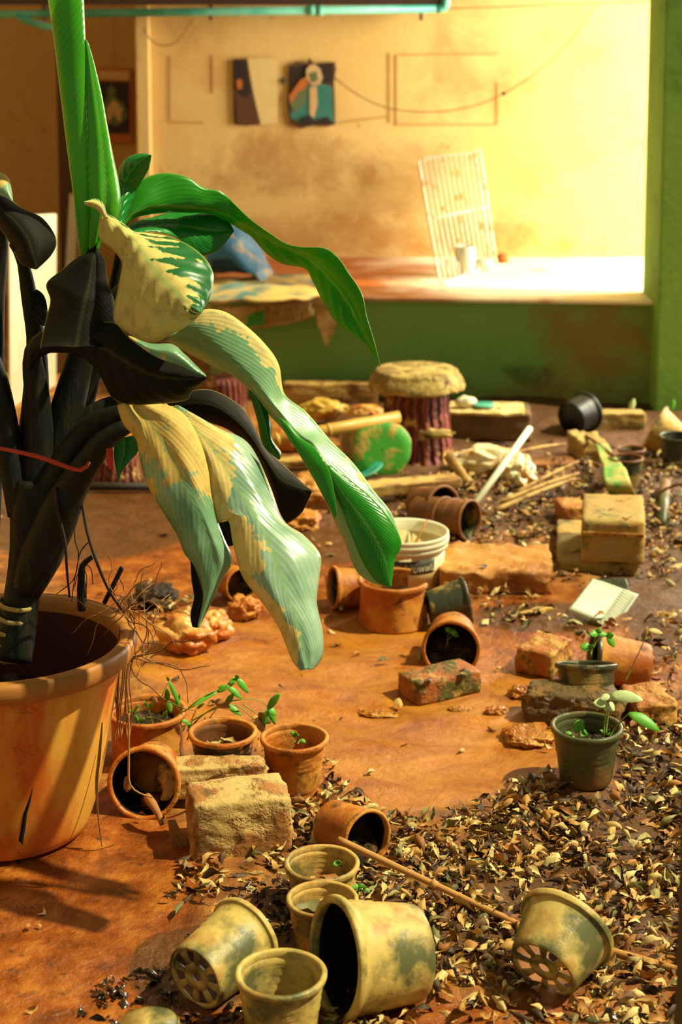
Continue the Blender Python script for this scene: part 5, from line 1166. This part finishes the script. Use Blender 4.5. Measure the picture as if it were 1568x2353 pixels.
def inpoly(x, y, poly):
    c = False; j = len(poly)-1
    for i in range(len(poly)):
        if (poly[i][1] > y) != (poly[j][1] > y) and x < (poly[j][0]-poly[i][0])*(y-poly[i][1])/(poly[j][1]-poly[i][1])+poly[i][0]: c = not c
        j = i
    return c
DENSE = [(640, 1840), (740, 1790), (860, 1870), (1010, 1880), (1130, 1840), (1220, 1790), (1290, 1810), (1420, 1800), (1430, 1690), (1560, 1640), (1640, 1640), (1640, 2300), (1430, 2420), (1320, 2330), (1060, 2300), (980, 2330), (900, 2440), (560, 2440), (540, 2330), (690, 2330), (700, 2120), (650, 2060), (600, 1990), (630, 1950)]
MEDS = [([(1100, 1370), (1250, 1400), (1330, 1440), (1600, 1420), (1600, 1640), (1440, 1640), (1500, 1560), (1290, 1440), (1100, 1440)], .2),
        ([(900, 1110), (1600, 1040), (1600, 1340), (1480, 1330), (1330, 1330), (1240, 1380), (1020, 1360), (900, 1300)], .33),
        ([(640, 1840), (560, 2010), (420, 1990), (380, 2080), (560, 2090), (680, 2060)], .4),
        ([(590, 1720), (760, 1760), (830, 1850), (640, 1850)], .5),
        ([(1100, 2290), (1640, 2300), (1640, 2440), (900, 2440)], .35),
        ([(330, 1350), (460, 1380), (430, 1460), (300, 1420)], .3)]
DARK = [(400, 2030), (660, 2060), (720, 2200), (560, 2440), (330, 2440), (180, 2330), (240, 2260), (380, 2230), (430, 2140)]
occ = []   # footprints of the standing things, so leaves do not pierce their walls
for o in COL.objects:
    if o.name.startswith(('flower_pot', 'big_planter', 'plastic_bucket', 'weed_tub')): occ.append(o)
cand = []
def jac(x, y):
    px, py = proj((x, y, 0)); d = 0
    if px < -60 or px > 1640 or py > 2450: return 0, px, py
    if inpoly(px, py, DENSE): d = 1.0; d *= .45+.75*max(0, min(1, .5+1.6*noise.noise(Vector((x*5, y*5, 9)))))
    else:
        for q_, k_ in MEDS:
            if inpoly(px, py, q_): d = max(d, k_)
        d = max(d, .012)
        pool, dm = zones(px, py)
        if d < .1: d *= .5
    return d, px, py
AREA = (-1.1, 1.5, 2.15, 5.6)
for _ in range(56000):
    x = random.uniform(AREA[0], AREA[1]); y = random.uniform(AREA[2], AREA[3]); d, px, py = jac(x, y)
    if random.random() < d: cand.append((x, y, px, py))
bodies = [(Vector(wm(o).translation)) for o in occ]
def blocked(x, y):
    for (_, R, h, b) in (pots['B'], pots['C'], pots['D'], pots['K'], pots['H'], pots['I'], pots['E'], p_tub):
        if math.hypot(x-b.x, y-b.y) < R*.95: return True
    if math.hypot(x-q_b.x, y-q_b.y) < RB: return True
    for (a, b, R, r) in LYING:
        ax = b-a; L = math.hypot(ax.x, ax.y)
        if L < .02: continue
        t = ((x-a.x)*ax.x+(y-a.y)*ax.y)/L/L
        if -.05 < t < 1.05 and math.hypot(x-a.x-ax.x*t, y-a.y-ax.y*t) < (r+(R-r)*t)*.75: return True
    return math.hypot(x-BPX, y-BPY) < rb_*1.05
cand = [c for c in cand if not blocked(c[0], c[1])]
big = sorted([c for c in cand if 0 < c[2] < 1560 and c[3] < 2350], key=lambda c: -c[3])
# nearest ones as single things (skip spots hidden by the toppled pots)
def hidden(px, py):
    return (700 < px < 985 and 2070 < py < 2330) or (400 < px < 640 and 2090 < py < 2310) or (540 < px < 755 and py > 2170) or (1180 < px < 1400 and 2030 < py < 2290)
solo = [c for c in big if not hidden(c[2], c[3])][:300]; sset = set(map(id, solo)); rest = [c for c in cand if id(c) not in sset]
proto = None
for (x, y, px, py) in solo:
    me = random.choice(protos)
    if proto is None: o = proto = bpy.data.objects.new('fallen_leaf', me); tag(o, 'dry curled fallen leaf lying in the near leaf litter', 'leaf', 'dry fallen leaves in the near litter')
    else: o = proto.copy(); o.data = me
    COL.objects.link(o); o.location = (x, y, H(x, y)+.004+random.random()*.008); o.rotation_euler = (random.gauss(0, .7), random.gauss(0, .4), random.uniform(0, 6.283)); s_ = random.uniform(.5, 1.1); o.scale = (s_, s_*random.uniform(.8, 1.2), s_)
def bulk(name, lst, mat, sizes, label, cat, zoff=(.002, .018), lead=None):
    vs = []; fs = []
    src = []
    for me in protos: src.append(([v.co.copy() for v in me.vertices], [tuple(p.vertices) for p in me.polygons]))
    for c in lst:
        x, y = c[0], c[1]; V, F = random.choice(src); s_ = random.uniform(*sizes)
        R3 = Matrix.Rotation(random.uniform(0, 6.283), 3, 'Z') @ Matrix.Rotation(random.gauss(0, .7), 3, 'X') @ Matrix.Rotation(random.gauss(0, .4), 3, 'Y')
        o_ = Vector((x, y, H(x, y)+random.uniform(*zoff))); k = len(vs)
        vs += [R3 @ (v*s_)+o_ for v in V]; fs += [tuple(i+k for i in f) for f in F]
    me = bpy.data.meshes.new(name); me.from_pydata(vs, [], fs); me.materials.append(M[mat])
    for p in me.polygons: p.use_smooth = True
    o = bpy.data.objects.new(name, me); COL.objects.link(o); return tag(o, label, cat, kind='stuff')
bulk('leaf_litter', rest, 'dry_leaf', (.45, 1.15), 'carpet of dry curled leaves covering the mud on the right', 'leaf litter')
small = []
for _ in range(40000):
    x = random.uniform(AREA[0], AREA[1]); y = random.uniform(AREA[2], AREA[3]); d, px, py = jac(x, y)
    if random.random() < d*.5 and not blocked(x, y): small.append((x, y))
bulk('leaf_crumbs', small, 'dry_leaf', (.15, .4), 'small broken leaf bits between the dry leaves', 'leaf litter', (.0, .006))
wet = []
for _ in range(30000):
    x = random.uniform(-.6, 1.4); y = random.uniform(2.2, 5.2); px, py = proj((x, y, 0))
    d = 1.0*max(0, .75+2.4*noise.noise(Vector((x*7, y*7, 3)))) if inpoly(px, py, DARK) else (.30*max(0, .1+2*noise.noise(Vector((x*5, y*5, 1)))) if inpoly(px, py, DENSE) or (px > 900 and 1100 < py < 1340) else 0.0)
    if random.random() < d and not blocked(x, y): wet.append((x, y))
bulk('wet_debris', wet, 'wet_debris', (.3, .95), 'black wet leaf debris around the toppled pots', 'debris', (.0, .006))
# leaves lying on things and in pots, each its own
def leafon(px, py, z, s_, label, rz=0, tilt=0, group=None):
    c = G(px, py, z); o = proto.copy(); o.data = random.choice(protos[:9]); COL.objects.link(o); o.location = c; o.rotation_euler = (tilt, .1, rz); o.scale = (s_*.8, s_, s_*.8)
    o['label'] = label
    if group: o['group'] = group
    else: del o['group']
leafon(1422, 1153, .167, 1.0, 'dry leaf on the back of the concrete block top', .4)
leafon(1438, 1182, .168, 1.1, 'dry leaf near the front edge of the concrete block top', -.2)
leafon(1390, 1170, .166, .6, 'small pale leaf at the left on the concrete block top', 1.2)
leafon(1068, 1545, .055, .9, 'pale leaf on the right end of the mossy brick', .3)
leafon(985, 1562, .054, 1.0, 'dry leaf in the middle of the mossy brick', .9)
leafon(1262, 1600, .08, .8, 'dry leaf on the left of the brown stone', .2)
leafon(1315, 1603, .082, .9, 'dry leaf on the middle of the brown stone', 1.0)
leafon(492, 1697, .075, 1.2, 'dry leaf on the soil of the flaking pot', .6); leafon(530, 1700, .072, 1.2, 'folded dry leaf at the right in the flaking pot', -.5)
leafon(715, 2080, .075, 2.2, 'large pale dry leaf across the front tan pot', .25); leafon(745, 2062, .076, 1.5, 'dry leaf standing at the back of the front tan pot', 1.4, .6)
leafon(706, 2012, .05, .9, 'pale leaf piece in the rear tan pot', .2); leafon(752, 2014, .052, 1.2, 'yellow leaf piece at the right inside the rear tan pot', .1)
leafon(1108, 1300, .062, 1.1, 'dry leaf in the middle of the wide stone slab', .4); leafon(1160, 1340, .062, .9, 'dry leaf at the front of the wide stone slab', 1.4)
leafon(570, 1812, .09, 1.3, 'pale dry leaf on the crumbly concrete piece', .5, .3); leafon(548, 1830, .085, 1.0, 'curled leaf beside it on the crumbly concrete piece', -.5)
leafon(818, 1834, .008, 1.5, 'yellowish leaf at the edge of the wet stream', .2)
